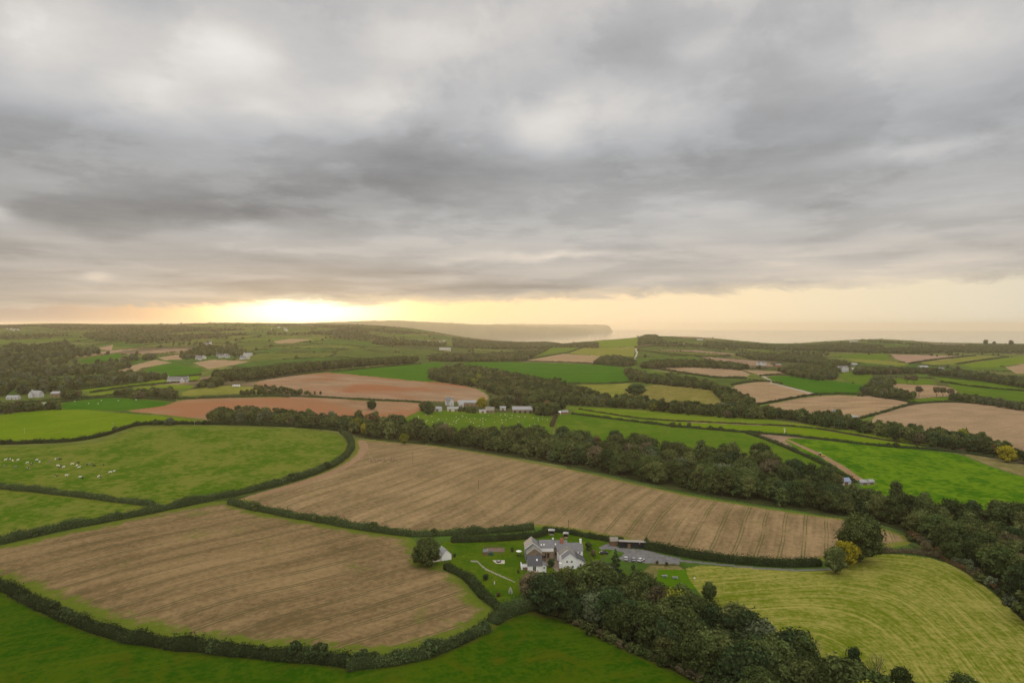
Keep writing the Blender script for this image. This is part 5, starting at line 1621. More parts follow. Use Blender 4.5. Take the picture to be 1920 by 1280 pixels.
mb = MB(); mb.box(2.9, 9.15, 1.40, 1.57, 3.1, 4.75); mb.build('white_fascia', WHITE, barn)
for k, xx in enumerate((3.6, 4.8)):
    skylight(barn, xx, 2.6, 5.0 + 2.4 * (1.0 / 3.2) + .18, .5, .7, .75)
for xx in (3.7, 5.2, 6.7):
    window(barn, xx, 1.6, .2, 1.0, 2.2, frame=WOODM)
mb = MB(); mb.box(2.95, 5.1, -.9, 1.35, 2.15, 2.3); mb.box(3.0, 3.15, -.85, -.7, -1, 2.14); mb.box(4.9, 5.05, -.85, -.7, -1, 2.14); mb.build('porch', WOODM, barn)
block(barn, 9.35, 15.6, 2.8, 8.2, 4.7, 2.2, 'x', STONE, SLATE)
skylight(barn, 10.3, 3.8, 4.7 + 2.2 * (1.0 / 2.7) + .18, .8, .9, .81)
skylight(barn, 14.6, 3.8, 4.7 + 2.2 * (1.0 / 2.7) + .18, .8, .9, .81)
window(barn, 10.4, 2.8, 1.0, 1.0, 1.2, frame=WOODM); door(barn, 12.9, 2.8, 0, 1.0, 2.1)
chimney(barn, 9.3, 6.2, 6.6, 7.9, .7, .6, WALL, 1)

x, y, z = site(15.8, 6)
fh = empty('farmhouse', (x, y, z + .1), R(3), 'main white rendered farmhouse with steep front gable and chimneys', 'farmhouse')
block(fh, -3.3, 3.3, 0, 4.6, 4.3, 2.4, 'y', WALL, SLATE, over=.15, verge=.12)
block(fh, -4.0, 3.0, 4.7, 9.4, 4.6, 2.6, 'y', WALL, LICHEN, over=.15, verge=.12)
_, r_ = block(fh, -4.6, 7.2, 9.5, 15.5, 5.0, 2.5, 'x', WALL, SLATE)
chimney(r_, -2.2, 12.5, 6.8, 9.6, 1.5, 1.0, BRICK, 3)
chimney(r_, 6.6, 12.5, 6.8, 9.3, .8, .8, WALL, 1)
mb = MB()
for sgn in (-1, 1):
    mb.prism([(0, 6.66), (sgn * 3.55, 4.10), (sgn * 3.55, 3.88), (0, 6.44)], -.27, -.14, 'y')
mb.build('barge_board', WHITE, fh)
for xx in (-1.3, .75):
    window(fh, xx, 0, 2.75, .7, .85)
for xx in (-1.0, 1.2):
    window(fh, xx, 0, .3, .8, 1.15)
window(fh, -3.3, 2.3, 2.6, .8, .9, 'x'); window(fh, -4.0, 7, 2.7, .8, .9, 'x'); window(fh, -4.0, 7, .5, .8, 1.1, 'x')
mb = MB(); mb.prism([(3.32, -1.6), (7.0, -1.6), (7.0, 2.3), (3.32, 4.3)], 1.6, 9.3, 'y'); mb.build('side_wall', WALL, fh)
mb = MB(); mb.prism([(2.9, 4.62), (7.35, 2.2), (7.35, 2.35), (2.9, 4.8)], 1.3, 9.42, 'y'); mb.build('side_roof', DSLATE, fh)
window(fh, 5.0, 1.6, .3, .8, 1.3)
for xx in (4.3, 5.8):
    window(fh, xx, 9.5, 3.5, .7, .8)
mb = MB(); mb.prism([(-1.5, 1.9), (0, 2.35), (1.5, 1.9), (0, 2.1)], -5.6, -4.1, 'y')
mb = MB(); mb.box(-4.6, -3.36, 1.0, 3.2, -1.2, 2.0); mb.build('porch', WALL, fh)

x, y, z = G(824, 1047)
sc = empty('cottage', (x, y, z), R(-62), 'pale little cottage half hidden by the large round tree', 'cottage')
block(sc, -2.9, 2.9, 0, 4.6, 2.3, 2.2, 'x', WALL, TIN)
window(sc, -1.7, 0, .7); window(sc, 1.7, 0, .7); door(sc, 0, 0)
mb = MB(); mb.box(-3, 3, -4.2, -.1, -1, .1); mb.build('terrace', PAVE, sc)


# --- simple houses further off
def house(label, u, v, W, D, eave, rise, rz=0.0, wm=FARW, rm=SLATE, nwin=3, ch=1, storeys=1, cat='house', name='house', group=None, wing=None):
    x, y, z = G(u, v)
    e = empty(name, (x, y, z), rz, label, cat, group)
    block(e, -W / 2, W / 2, 0, D, eave, rise, 'x', wm, rm)
    for s in range(storeys):
        for i in range(nwin):
            xx = -W / 2 + W * (i + .5) / nwin
            if s == 0 and i == nwin // 2 and nwin > 2:
                door(e, xx, 0)
            else:
                window(e, xx, 0, .8 + 2.5 * s, 1.1, 1.2, bars=False)
    for i in range(ch):
        chimney(e, -W / 2 + .6 + i * (W - 1.2), D / 2, eave + rise - .5, eave + rise + 1.2, .9, .8, wm, 1)
    if wing:
        wx, ww, wd = wing
        block(e, wx - ww / 2, wx + ww / 2, -wd, -.05, eave, rise * .9, 'y', wm, rm)
        window(e, wx, -wd, .9, 1.0, 1.2, bars=False)
    return e


def shed(label, u, v, W, D, eave, rise, rz=0.0, wm=WOODM, rm=TIN, cat='shed', name='shed', group=None, openf=False):
    x, y, z = G(u, v)
    e = empty(name, (x, y, z), rz, label, cat, group)
    block(e, -W / 2, W / 2, 0, D, eave, rise, 'x', wm, rm)
    n = max(1, int(W // 5))
    for i in range(n):
        xx = -W / 2 + W * (i + .5) / n
        mb = MB(); mb.box(xx - 1.3, xx + 1.3, -.09, .04, -.3, min(2.3, eave - .3)); mb.build('door', BLACKW if openf else WOODM, e)
    return e


house('long white house with a row of dormers on the left ridge', 332, 717, 30, 9, 4.5, 4.0, R(4), FARW, SLATE, 6, 2, 1, wing=(9, 6, 4))
house('white gabled cottage on the far left ridge', 63, 745, 14, 8, 4.2, 3.8, R(-12), FARW, TIN, 3, 1, wing=(-2, 6, 3))
house('low white bungalow at the left edge by the cottage', 22, 749, 13, 7, 2.8, 2, R(6), FARW, TIN, 3, 0)
shed('pale roofed barn with brown walls on the left ridge', 106, 744, 15, 10, 4.2, 2.2, R(4), STONE, TIN, 'barn', 'barn')
shed('low white shed among bushes at the left', 84, 762, 11, 6, 2.6, 1.4, R(10), FARW, TIN)
shed('blue grey shed at the left edge among bushes', 8, 766, 12, 6, 2.6, 1.4, R(5), METAL, TIN)
shed('small pale shed beside the blue grey shed', 25, 767, 6, 5, 2.6, 1.4, R(5), FARW, TIN)
house('white farmhouse of the middle farm beside the red field', 843, 760, 9, 9, 5.5, 4.0, R(12), FARW, SLATE, 2, 2, 2, 'farmhouse', 'farmhouse', wing=(2, 5.5, 4))
shed('cream walled low building in front of the middle farmhouse', 849, 771, 13, 5, 3.2, 1.8, R(0), CREAM, TIN, 'outbuilding', 'outbuilding')
shed('white shed with grey roof left of the middle farmhouse', 820, 771, 8, 6, 3, 2.2, R(-10), FARW, TIN)
shed('long pale roofed barn behind the middle farmhouse', 877, 761, 25, 8, 4.2, 2.6, R(0), STONE, TIN, 'barn', 'barn')
shed('white lean building beside the long pale barn', 865, 764, 6, 5, 4, 1.8, R(8), FARW, TIN, 'outbuilding', 'outbuilding')
shed('brown hipped stone barn in the middle farm', 918, 774, 10, 8, 3.2, 3.4, R(-5), STONE, LICHEN, 'barn', 'barn')
shed('low pale wall building left of the stone barn', 905, 774, 8, 5, 2.4, 1.2, R(0), CREAM, TIN, 'outbuilding', 'outbuilding')
shed('tiny white building between the middle farm barns', 943, 769, 7, 5, 3.0, 1.6, R(4), FARW, TIN, 'outbuilding', 'outbuilding')
shed('wide grey sheeted barn of the middle farm', 980, 774, 24, 12, 3.8, 3.2, R(0), STONE, METAL, 'barn', 'barn', openf=True)
shed('round topped white store by the stony track', 1048, 777, 5, 5, 2.4, 1.4, R(0), FARW, WHITE, 'store', 'store')
shed('red brown rubble shed by the stony track', 1060, 776, 7, 6, 2.4, 1.6, R(10), BRICK, TIN)
house('white cottage showing over the right hand wood', 1569, 782, 8, 6, 5, 3.4, R(10), FARW, SLATE, 2, 1, 2)
shed('grey roofed shed right of the cottage over the wood', 1598, 786, 13, 7, 2.6, 1.6, R(-4), METAL, TIN)
house('white country house among trees on the right', 1583, 697, 22, 12, 9.5, 3.2, R(12), FARW, SLATE, 4, 2, 2, 'country house', 'country_house', wing=(-6, 8, 6))
shed('grey outbuilding beside the white country house', 1605, 696, 18, 9, 4.5, 3, R(8), STONE, TIN, 'outbuilding', 'outbuilding')
shed('pale roofed barn behind the country house', 1603, 686, 14, 10, 4, 3, R(0), METAL, TIN, 'barn', 'barn')
house('white farmhouse above the pale lane', 1429, 685, 22, 9, 6, 4, R(6), FARW, SLATE, 3, 1, 2, wing=(-5, 7, 4))
shed('brick building beside the right hand paddocks', 1460, 688, 14, 9, 5, 3, R(0), BRICK, LICHEN, 'barn', 'barn')
shed('pale roof barn beyond the paired trees', 1734, 692, 20, 12, 5, 3.4, R(0), METAL, TIN, 'barn', 'barn')
shed('low grey barn left of the pale roof barn', 1704, 695, 18, 9, 4, 2.6, R(5), STONE, TIN, 'barn', 'barn')
house('white house at the end of the right hand wood', 1767, 695, 9, 8, 5, 3, R(0), FARW, SLATE, 2, 1, 2)
shed('long white roofed farm barn near the far left wood', 834, 657, 36, 14, 6, 3, R(0), CREAM, TIN, 'barn', 'barn')
far_w = [('low white barn on the far right slope, left one', 1356, 648, 42), ('low white barn on the far right slope, right one', 1378, 649, 48), ('white bungalow row on the far right slope', 1428, 652, 40), ('small white house right of the far bungalow row', 1445, 653, 18),
         ('white house on the right skyline, left of the dip', 1313, 638, 26), ('pale farm on the right hill top', 1602, 641, 40)]
for lab, u, v, W in far_w:
    shed(lab, u, v, W, 14, 4, 3, R(0), FARW, TIN, 'barn' if 'barn' in lab else 'house', 'barn' if 'barn' in lab else 'house')
k = 0
for (u0, u1, v0, v1, n_, gname, lab) in ((404, 428, 664, 671, 9, 'houses of the left hamlet', 'white house of the hamlet under the sunlit hill'), (440, 468, 666, 675, 9, 'houses of the right hamlet', 'white house of the hamlet beside the tan field'),
                                         (360, 388, 671, 675, 5, 'houses below the church', 'white house in the row left of the hamlet'), (770, 794, 638, 643, 7, 'houses of the hillside village', 'white house of the village on the seaward hill'),
                                         (802, 834, 640, 645, 7, 'houses of the lower village', 'pale house of the village above the bay woods'), (4, 34, 617, 621, 6, 'houses high on the left hill', 'pale house high on the left hill'),
                                         (500, 545, 612, 622, 8, 'farms on the sunlit hill', 'pale farm building on the sunlit hill')):
    for i in range(n_):
        house(lab, rng.uniform(u0, u1), rng.uniform(v0, v1), rng.uniform(7, 11), 6, rng.uniform(3, 4.5), 3.0, rng.uniform(-.5, .5), FARW if rng.uniform() < .7 else CREAM, SLATE if rng.uniform() < .6 else TIN, 2, 1, 1, 'house', 'house', gname)
x, y, z = G(388, 650)
chm = empty('church', (x, y, z), 0, 'white church with a pointed tower above the hamlet', 'church')
block(chm, -9, 6, 0, 9, 6, 5, 'x', FARW, SLATE)
mb = MB(); mb.box(6.1, 11, 1.5, 6.5, -1, 13); mb.build('tower', FARW, chm)
mb = MB(); mb.add([(5.9, 1.3, 13.02), (11.2, 1.3, 13.02), (11.2, 6.7, 13.02), (5.9, 6.7, 13.02), (8.55, 4, 20)], [(3, 2, 1, 0), (0, 1, 4), (1, 2, 4), (2, 3, 4), (3, 0, 4)]); mb.build('spire', SLATE, chm)

# --- buildings by the root crop track
shed('pale polytunnel roof in the clearing of the long wood', 1543, 903, 12, 6, 1.8, 1.4, R(-12), WHITE, TIN, 'polytunnel', 'polytunnel')
shed('second pale shed roof beside the polytunnel', 1560, 907, 9, 5, 2.0, 1.2, R(-8), FARW, TIN)
shed('blue roofed shed at the edge of the long wood', 1587, 909, 7, 6, 2.4, 2.0, R(5), FARW, flat('blue_roof_sheet', (.20, .24, .34), .6, .1))
shed('pale sheeted shed at the end of the brown track', 1622, 909, 6, 4.5, 1.8, 1.4, R(-10), TIN, TIN)
shed('small pale shed right of the sheeted shed by the root crop', 1635, 908, 4, 4, 1.8, 1.3, R(10), TIN, TIN)

# --- sheds round the farmhouse yard
shed('small brown gabled shed at the gravel yard', 1152, 1023, 3.6, 4, 2.4, 1.2, R(4), WOODM, LICHEN)
x, y, z = G(1186, 1027)
e = empty('stable_block', (x, y, z), R(-7), 'long black timber stable block with pale roof', 'stable')
mb = MB(); mb.prism([(0, -1), (4.2, -1), (4.2, 2.4), (0, 2.9)], -6.3, 6.3, 'x'); mb.build('wall', BLACKW, e)
mb = MB(); mb.prism([(-.7, 3.0), (4.5, 2.42), (4.5, 2.54), (-.7, 3.14)], -6.5, 6.5, 'x'); mb.build('roof', flat('felt_roof', (.25, .235, .21), .9, .2), e)
for k in range(4):
    mb = MB(); mb.box(-5.4 + k * 3.1, -4.1 + k * 3.1, -.08, .03, -.1, 2.1); mb.build('door', WOODM if k == 1 else BLACKW, e)
mb = MB(); mb.box(3.2, 3.55, -.25, -.02, 2.2, 2.5); mb.build('lamp', WHITE, e)


def pavilion(label, u, v, w=2.8, h=2.2):
    x, y, z = G(u, v)
    e = empty('summerhouse', (x, y, z), R(rng.uniform(-15, 15)), label, 'summerhouse')
    mb = MB(); mb.box(-w / 2, w / 2, -w / 2, w / 2, -.5, .12); mb.build('deck', PAVE, e)
    for sx in (-1, 1):
        for sy in (-1, 1):
            mb = MB(); mb.box(sx * w * .45 - .07, sx * w * .45 + .07, sy * w * .45 - .07, sy * w * .45 + .07, .12, h); mb.build('post', WOODM, e)
    mb = MB(); mb.box(-w * .43, w * .43, w * .40, w * .44, .12, h * .95); mb.box(-w * .44, -w * .40, -w * .43, w * .39, .12, h * .5); mb.box(w * .40, w * .44, -w * .43, w * .39, .12, h * .5); mb.build('screen', BLACKW, e)
    a = w * .62
    mb = MB(); mb.add([(-a, -a, h), (a, -a, h), (a, a, h), (-a, a, h), (-.25, 0, h + .7), (.25, 0, h + .7)], [(3, 2, 1, 0), (0, 1, 5, 4), (1, 2, 5), (2, 3, 4, 5), (3, 0, 4)]); mb.build('roof', TIN, e)


pavilion('open garden summerhouse with pale roof, left of the pair', 1034, 1001)
pavilion('open garden summerhouse with pale roof, right of the pair', 1061, 1007, 2.3)

# vegetable plot: fence, potting shed
x, y, z = G(926, 1040)
fe_ = empty('garden_fence', (x, y, z), R(2), 'wire fence round the vegetable plot', 'fence')
for i in range(8):
    for j in range(2):
        mb = MB(); px = -5 + i * 1.35; py = j * 9.5; mb.box(px - .05, px + .05, py - .05, py + .05, -.8, 1.5); mb.build('post', WOODM, fe_)
mb = MB()
for zz in (.4, .9, 1.35):
    for py in (0, 9.5):
        mb.box(-5, 4.45, py - .075, py - .05, zz, zz + .06)
    for px in (-5, 4.45):
        mb.box(px - .075, px - .051, .05, 9.45, zz, zz + .06)
mb.build('rail', WOODM, fe_)
x, y, z = G(929, 1034)
tag(link('soil_bed', (lambda m_: (m_.box(-4.6, 4.2, 0, 5.6, -.6, .10), m_.mesh('soil_bed', flat('bare_soil', (.15, .105, .08), .95, .4, .8)))[1])(MB())), 'bare soil bed of the vegetable plot', 'soil bed').location = (x, y, z)
shed('little white fronted potting shed in the vegetable plot', 910.5, 1040.5, 2.0, 1.8, 1.7, .8, R(0), WHITE, SLATE, 'potting shed', 'potting_shed')
x, y, z = G(920, 1041)
tag(link('net_cloche', (lambda m_: (m_.prism([(-1.2, -.3), (1.2, -.3), (1.0, .9), (.3, 1.5), (-.4, 1.4), (-1.1, .7)], 0, 2.2, 'y'), m_.mesh('net_cloche', flat('green_netting', (.03, .075, .06), .8, .2)))[1])(MB())), 'green netting cloche beside the potting shed', 'cloche').location = (x, y, z)

# fire pit and parasol table on the lawn
x, y, z = G(935, 1053)
fp = empty('fire_pit', (x, y, z), 0, 'dark round fire pit on a pale stone slab', 'fire pit')
mb = MB(); mb.box(-2.7, 2.7, -2.2, 2.2, -.6, .06); mb.build('slab', PAVE, fp)
mb = MB(); mb.tube([(0, 0, .065), (0, 0, .55)], [1.05, 1.15], 14); mb.build('bowl', BLACKW, fp)
mb = MB(); mb.tube([(0, 0, .56), (0, 0, .62)], [.95, .9], 14); mb.build('rim', METAL, fp)
x, y, z = G(973, 1041)
ps = empty('parasol', (x, y, z), 0, 'white garden parasol over a dark table', 'parasol')
mb = MB(); mb.tube([(0, 0, -.3), (0, 0, 2.5)], .05, 6); mb.build('pole', METAL, ps)
mb = MB(); n_ = 10
mb.add([(1.4 * math.cos(6.283 * i / n_), 1.4 * math.sin(6.283 * i / n_), 2.05) for i in range(n_)] + [(0, 0, 2.65)], [(i, (i + 1) % n_, n_) for i in range(n_)] + [tuple(range(n_))[::-1]]); mb.build('canopy', WHITE, ps)
x, y, z = G(973, 1042)
tb = empty('garden_table', (x, y - .3, z), 0, 'dark garden table under the white parasol', 'table')
mb = MB(); mb.box(-.9, .9, -.5, .5, .68, .74); mb.build('table_top', BLACKW, tb)
for sx in (-.8, .8):
    for sy in (-.4, .4):
        mb = MB(); mb.box(sx - .04, sx + .04, sy - .04, sy + .04, -.3, .678); mb.build('leg', BLACKW, tb)
# white garden obelisk
x, y, z = G(957, 1112)
ob = empty('garden_obelisk', (x, y, z), 0, 'white lattice garden obelisk on the lower lawn', 'obelisk')
for i in range(6):
    a_ = 6.283 * i / 6
    mb = MB(); mb.tube([(1.0 * math.cos(a_), 1.0 * math.sin(a_), -.3), (.72 * math.cos(a_), .72 * math.sin(a_), 1.2), (.03 * math.cos(a_), .03 * math.sin(a_), 2.6)], .075, 5); mb.build('leg', OBW, ob)
for zz, rr in ((.5, .86), (1.1, .73), (1.8, .42)):
    mb = MB(); mb.tube([(rr * math.cos(6.283 * i / 10), rr * math.sin(6.283 * i / 10), zz) for i in range(11)], .06, 4, cap=False); mb.build('hoop', OBW, ob)
x, y, z = G(927, 1095)
sg = empty('garden_statue', (x, y, z), 0, 'small white garden statue on the lawn edge', 'statue')
mb = MB(); mb.box(-.25, .25, -.25, .25, -.4, .4); mb.build('plinth', PAVE, sg)
mb = MB(); mb.tube([(0, 0, .41), (0, 0, .7), (.03, 0, 1.0), (0, 0, 1.25), (0, 0, 1.4)], [.2, .16, .2, .09, .1], 8); mb.build('figure', WHITE, sg, True)

# benches on the striped lawn
for lab, u, v in (('grey picnic table on the striped lawn, left one', 1246, 1081), ('grey picnic table on the striped lawn, right one', 1266, 1084)):
    x, y, z = G(u, v)
    e = empty('picnic_table', (x, y, z), R(rng.uniform(-8, 8)), lab, 'picnic table', 'picnic tables on the striped lawn')
    mb = MB(); mb.box(-1.2, 1.2, -.4, .4, .72, .78); mb.build('table_top', METAL, e)
    for s in (-1, 1):
        mb = MB(); mb.box(-1.2, 1.2, s * .85 - .15, s * .85 + .15, .42, .47); mb.build('bench', METAL, e)
        mb = MB(); mb.tube([(s * .9, -.95, -.3), (s * .9, -.3, .715)], .06, 4); mb.tube([(s * .9, .95, -.3), (s * .9, .3, .715)], .06, 4); mb.build('leg', METAL, e)
x, y, z = G(1302, 1087)
e = empty('sign_post', (x, y, z), 0, 'small white post at the edge of the hay field', 'post')
mb = MB(); mb.box(-.07, .07, -.07, .07, -.4, 1.3); mb.build('post', METAL, e)
mb = MB(); mb.box(-.35, .35, -.12, -.075, .6, 1.25); mb.build('board', WHITE, e)
# yard fence
P0, P1 = np.array(G(1214, 1061)), np.array(G(1272, 1060))
d_ = P1 - P0
yf = empty('yard_fence', tuple(P0), math.atan2(d_[1], d_[0]), 'post and rail fence below the gravel yard', 'fence')
L_ = float(np.hypot(d_[0], d_[1]))
n_ = 9
for i in range(n_ + 1):
    t_ = i / n_
    zz = float(gz(P0[0] + d_[0] * t_, P0[1] + d_[1] * t_)[0]) - P0[2]
    mb = MB(); mb.box(L_ * t_ - .07, L_ * t_ + .07, -.07, .07, zz - .5, zz + 1.25); mb.build('post', WOODM, yf)
mb = MB()
for zz in (.45, .8, 1.12):
    mb.tube([(0, -.10, zz), (L_, -.10, zz + d_[2])], .055, 4)
mb.build('rail', WOODM, yf)


# ------------------------------------------------------------------ vehicles
def car(label, u, v, rz, col):
    x, y, z = G(u, v)
    e = empty('parked_car', (x, y, z + .02), rz, label, 'car', 'cars parked on the gravel yard')
    st = [(-2.1, .72, .55, .80), (-1.9, .82, .38, .92), (-1.2, .86, .32, .98), (0, .87, .30, 1.0), (1.2, .86, .32, .98), (1.85, .82, .36, .86), (2.1, .70, .5, .74)]
    mb = MB(); mb.rings([[(xx, -w, lo), (xx, -w, hi * .9), (xx, -w * .9, hi), (xx, w * .9, hi), (xx, w, hi * .9), (xx, w, lo)] for xx, w, lo, hi in st]); bd = mb.build('body', flat('car_paint', col, .35, .04, 1, .5), e, True)
    mb = MB(); mb.rings([[(xx, -w, .97), (xx, -w * .86, hi), (xx, w * .86, hi), (xx, w, .97)] for xx, w, hi in ((-1.85, .78, 1.0), (-1.35, .80, 1.40), (.2, .80, 1.48), (1.15, .78, 1.0))]); mb.build('window', GLASS, e)
    mb = MB(); mb.rings([[(xx, -w, hi), (xx, -w, hi + .05), (xx, w, hi + .05), (xx, w, hi)] for xx, w, hi in ((-1.4, .64, 1.39), (-.6, .68, 1.45), (.25, .66, 1.47))]); mb.build('roof', flat('car_paint', col, .35, .04, 1, .5), e, True)
    for sx in (-1.3, 1.3):
        for sy in (-.84, .84):
            mb = MB(); mb.tube([(sx, sy - .1, .32), (sx, sy + .1, .32)], .32, 12); w_ = mb.build('wheel', BLACKW, e)


car('silver car parked leftmost in the gravel yard', 1174, 1049, R(80), (.45, .45, .47))
car('grey blue car parked in the middle of the gravel yard', 1188, 1050.5, R(84), (.28, .29, .32))
car('white car parked rightmost in the gravel yard', 1202, 1051.5, R(50), (.62, .62, .63))
car('dark car half hidden beside the oval lawn', 1132, 1038, R(10), (.03, .03, .035))

x, y, z = G(1540, 855)
tr = empty('tractor', (x, y, z), R(-40), 'yellow tractor standing on the brown track', 'tractor')
YEL = flat('yellow_paint', (.55, .42, .06), .5, .1)
mb = MB(); mb.box(-.2, 2.4, -.5, .5, .75, 1.5); mb.box(2.4, 2.55, -.42, .42, .85, 1.4); mb.build('bonnet', YEL, tr)
mb = MB(); mb.rings([[(-1.5, -.8, zz) if False else (-1.5, -w, zz), (-.1, -w, zz), (-.1, w, zz), (-1.5, w, zz)] for zz, w in ((.9, .8), (1.6, .85), (2.5, .75))]); mb.build('cab', GLASS, tr)
mb = MB(); mb.box(-1.6, 0, -.85, .85, 2.52, 2.65); mb.build('roof', WHITE, tr)
for sx, r_, in ((-1.0, .85), (1.9, .5)):
    for sy in (-.95, .95):
        mb = MB(); mb.tube([(sx, sy - .2, r_), (sx, sy + .2, r_)], r_, 14); w_ = mb.build('wheel', BLACKW, tr)
        mb = MB(); mb.tube([(sx, sy - .22, r_), (sx, sy + .22, r_)], r_ * .5, 10); mb.build('rim', YEL, w_)
x, y, z = G(443, 725)
cv = empty('caravan', (x, y, z), R(5), 'white touring caravan parked on the olive grass', 'caravan')
mb = MB(); mb.rings([[(xx, -1.15, .5), (xx, -1.15, hi), (xx, 1.15, hi), (xx, 1.15, .5)] for xx, hi in ((-5, 1.6), (-4.6, 3.0), (4.4, 3.0), (5, 1.7))]); mb.build('body', WHITE, cv)
for xx in (-3, 0, 3):
    window(cv, xx, -1.15, 1.5, 1.4, .8, bars=False, frame=METAL)
mb = MB(); mb.tube([(0, -1.2, .4), (0, 1.2, .4)], .4, 10); mb.build('wheel', BLACKW, cv)
mb = MB(); mb.tube([(5, 0, .6), (6.3, 0, .5)], .07, 5); mb.tube([(6.2, 0, -.3), (6.2, 0, .55)], .06, 5); mb.build('tow_bar', METAL, cv)


# ------------------------------------------------------------------ poles
def pole(label, u, v, hpx, mat=WOODM, twin=False, cross=True, r=.14):
    x, y, z = G(u, v)
    h = hpx * y / F
    e = empty('utility_pole', (x, y, z), R(rng.uniform(-20, 20)), label, 'pole')
    for dx in ((-.9, .9) if twin else (0,)):
        mb = MB(); mb.tube([(dx, 0, -1), (dx, 0, h)], [r * 1.15, r * .85], 6); mb.build('pole', mat, e)
    if cross:
        mb = MB(); mb.box(-1.5 if twin else -.7, 1.5 if twin else .7, -r * 1.9, -r * 1.0, h - .7, h - .5); mb.build('crossarm', mat, e)
        for sx in (-.6, 0, .6):
            mb = MB(); mb.tube([(sx, -r * 1.45, h - .5), (sx, -r * 1.45, h - .2)], [.07, .05], 5); mb.build('insulator', METAL, e)


pole('wooden power pole at the hedge behind the farmhouse', 1066, 1000, 26, r=.17)
pole('wooden power pole in the far part of the long stubble field', 774, 866, 19)
pole('wooden power pole in the middle of the long stubble field', 897, 917, 18)
pole('dark power pole standing in the narrowing green field', 1249, 816, 18)
pole('thin pole in front of the right hand wood', 1635, 817, 18)
pole('grey pole in front of the copse', 470, 794, 17)
pole('twin legged transformer pole beside the copse', 578, 799, 20, twin=True)
pole('pole at the corner of the cattle pasture hedge', 655, 818, 13)
pole('thin pole in the lime green field', 212, 806, 14, METAL, r=.10)
pole('small pole in the cattle pasture hedge', 365, 798, 8, METAL, r=.10)
pole('pale post in the cattle pasture hedge line', 46, 812, 10, METAL, cross=False, r=.1)
x, y, z = G(1471, 815.5)
e = empty('weather_mast', (x, y, z), R(10), 'white mast with short arms on the long green strip', 'mast')
mb = MB(); mb.tube([(0, 0, -.5), (0, 0, 6.2)], [.28, .20], 7); mb.build('pole', WHITE, e)
mb = MB(); mb.box(-1.2, 1.2, -.12, .12, 6.2, 6.45); mb.build('crossarm', WHITE, e)
mb = MB(); mb.box(-.5, .5, -.35, -.2, 3.4, 4.6); mb.build('box', WHITE, e)

# straw heap on the stubble
rg = np.random.default_rng(3)
Vs, Qs, off = [], [], 0
ox, oy, oz = G(717, 863)
for i in range(46):
    u, v = rg.uniform(692, 744), 862.5 + rg.normal(0, 1.6)
    px, py, pz = G(u, v)
    V, Q = core_blob((px - ox, py - oy, pz - oz + .2), (rg.uniform(.7, 1.6), rg.uniform(.7, 1.5), rg.uniform(.5, 1.3)), 8, 5, i)
    Vs.append(V + rg.normal(0, .06, V.shape)); Qs.append(Q + off); off += len(V)
sh = link('straw_heap', np_mesh('straw_heap', np.concatenate(Vs), np.concatenate(Qs), [flat('muck_and_straw', (.24, .17, .095), .95, .6, 1.1)]))
sh.location = (ox, oy, oz)
tag(sh, 'long low heap of straw and muck on the stubble', 'straw heap')


# ------------------------------------------------------------------ animals
def beast(name, L, hgt, mats, mi_f, head_low=True, wool=False):
    """one continuous body: trunk, neck and head lofted along the spine, four tapering legs"""
    w = .27 * L if not wool else .33 * L
    b = hgt * (.42 if not wool else .34)
    st = [(-.50, hgt * .86, .05 * L, .06 * L), (-.47, hgt * .80, .75 * w * .6, .14 * L), (-.36, hgt * .74, w * .62, .19 * L), (-.1, hgt * .70, w * .66, .205 * L), (.16, hgt * .70, w * .62, .20 * L), (.34, hgt * .76, w * .46, .165 * L),
          (.44, hgt * (.74 if head_low else .9), .11 * L, .12 * L), (.54, hgt * (.52 if head_low else 1.0), .085 * L, .10 * L), (.61, hgt * (.36 if head_low else 1.02), .085 * L, .085 * L), (.70, hgt * (.17 if head_low else .93), .05 * L, .05 * L), (.72, hgt * (.12 if head_low else .9), .02 * L, .025 * L)]
    mb = MB()
    n = 9
    mb.rings([[(xx * L, ww * math.cos(6.283 * i / n), zz + hh * math.sin(6.283 * i / n)) for i in range(n)] for xx, zz, ww, hh in st])
    for sx, kn in ((-.36, -.04), (.30, .02)):
        for sy in (-1, 1):
            yy = sy * w * .38
            mb.tube([(sx * L, yy, hgt * .66), ((sx + kn) * L, yy, hgt * .36), ((sx + kn * .2) * L, yy, hgt * .18), (sx * L, yy, -.05)], [.085 * L, .05 * L, .03 * L, .035 * L], 6)
    for sy in (-1, 1):   # ears
        ex, ez = (.57 * L, hgt * (.50 if head_low else 1.1))
        mb.tube([(ex, sy * .06 * L, ez), (ex, sy * .13 * L, ez + .02)], [.03 * L, .01 * L], 5)
    mb.tube([(-.49 * L, 0, hgt * .86), (-.53 * L, 0, hgt * .6), (-.52 * L, 0, hgt * .3)], [.02 * L, .012 * L, .02 * L], 5)
    me = mb.mesh(name, mats, True)
    if len(mats) > 1:
        c = np.zeros(len(me.polygons) * 3); me.polygons.foreach_get('center', c); c = c.reshape(-1, 3)
        me.polygons.foreach_set('material_index', mi_f(c).astype(np.int32))
    return me


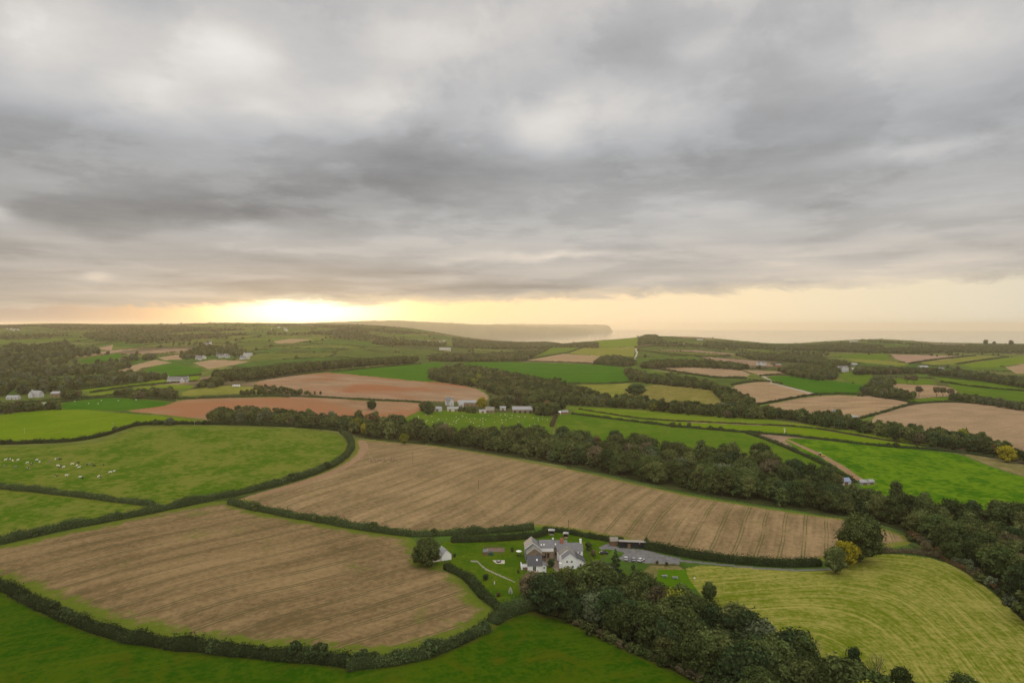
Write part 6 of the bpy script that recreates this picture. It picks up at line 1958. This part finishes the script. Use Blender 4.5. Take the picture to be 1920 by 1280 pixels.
CW = flat('white_cow_hide', (.62, .60, .55), .85, .06); CB = flat('black_cow_hide', (.016, .015, .015), .8, .2); CG = flat('grey_cow_hide', (.22, .22, .21), .85, .2)
WOOL = flat('sheep_wool', (.58, .55, .47), .95, .1, 6)
COWS = {'white': beast('cow', 2.2, 1.4, [CW], None), 'black': beast('cow', 2.2, 1.4, [CB], None), 'grey': beast('cow', 2.2, 1.4, [CG], None),
        'pied': beast('cow', 2.2, 1.4, [CW, CB], lambda c: ((vnoise(c[:, 0] * 1.6 + 9, c[:, 2] * 1.6, 4) > .5) | (c[:, 0] > .95)).astype(int)),
        'whiteup': beast('cow', 2.2, 1.4, [CW], None, False)}
cows = [(85, 175, 'white'), (118, 165, 'pied'), (152, 163, 'white'), (190, 187, 'white'), (270, 175, 'white'), (410, 218, 'white'), (480, 240, 'pied'), (235, 280, 'grey'), (420, 305, 'pied'), (532, 155, 'black'), (552, 178, 'white'), (593, 206, 'white'),
        (830, 165, 'white'), (865, 152, 'grey'), (905, 167, 'black'), (868, 262, 'white'), (906, 282, 'pied'), (954, 286, 'whiteup'), (1085, 240, 'white'), (1152, 262, 'white'), (1185, 290, 'whiteup'), (1170, 222, 'black'), (1305, 250, 'black'), (1342, 240, 'grey'),
        (1410, 263, 'black'), (1552, 250, 'black'), (1655, 362, 'white'), (1712, 347, 'white'), (838, 415, 'pied'), (1000, 411, 'whiteup'), (1205, 435, 'white'), (1237, 450, 'black'), (1478, 425, 'white'), (1505, 442, 'pied'), (62, 268, 'grey'), (740, 205, 'grey')]
CL = {'white': 'white cow grazing on the cattle pasture', 'whiteup': 'white cow standing head up on the cattle pasture', 'black': 'black cow on the cattle pasture', 'grey': 'grey cow on the cattle pasture', 'pied': 'black and white cow on the cattle pasture'}
for cx, cy, k in cows:
    u, v = cx / 8, 840 + cy / 8 + 1.2
    x, y, z = G(u, v)
    o = link('cow', COWS[k])
    o.location = (x, y, z)
    o.rotation_euler = (0, 0, rng.uniform(0, 6.28))
    o.scale = (.88,) * 3
    tag(o, CL[k], 'cow', 'cows on the cattle pasture, ' + k)
SHEEP = beast('sheep', 1.25, .85, [WOOL], None, True, True)
sh_poly = [(772, 787), (790, 778), (830, 775), (1030, 777), (1030, 796), (975, 800), (940, 795), (880, 803), (810, 797)]
n_ = 0
while n_ < 62:
    u, v = rng.uniform(765, 1035), rng.uniform(775, 804)
    if not in_poly(np.array([u]), np.array([v]), sh_poly)[0]:
        continue
    x, y, z = G(u, v)
    o = link('sheep', SHEEP)
    o.location = (x, y, z); o.rotation_euler = (0, 0, rng.uniform(0, 6.28)); o.scale = (1.0,) * 3
    tag(o, 'pale sheep scattered over the pasture below the middle farm', 'sheep', 'sheep on the pasture below the middle farm')
    n_ += 1
for u, v in ((166, 757), (190, 751.5), (222, 752), (140, 753), (255, 750), (184, 757.5)):
    x, y, z = G(u, v)
    o = link('sheep', SHEEP)
    o.location = (x, y, z); o.rotation_euler = (0, 0, rng.uniform(0, 6.28)); o.scale = (1.3,) * 3
    tag(o, 'pale sheep in the paddock on the left', 'sheep', 'sheep in the left paddock')


# ------------------------------------------------------------------ air
def haze():
    m = bpy.data.materials.new('sea_air')
    m.use_nodes = True
    T = NT(m.node_tree)
    v = T.n('ShaderNodeVolumePrincipled', {'Color': (.95, .87, .72), 'Density': HAZE_D, 'Anisotropy': HAZE_G})
    T.n('ShaderNodeOutputMaterial', {'Volume': v.outputs[0]})
    b = MB()
    b.box(-33000, 33000, -1500, 33000, -124, 175)
    tag(b.build('haze', m), 'thin evening sea haze over the whole valley', None, None, 'stuff')


HAZE_D, HAZE_G = 5.0e-5, 0.48
haze()
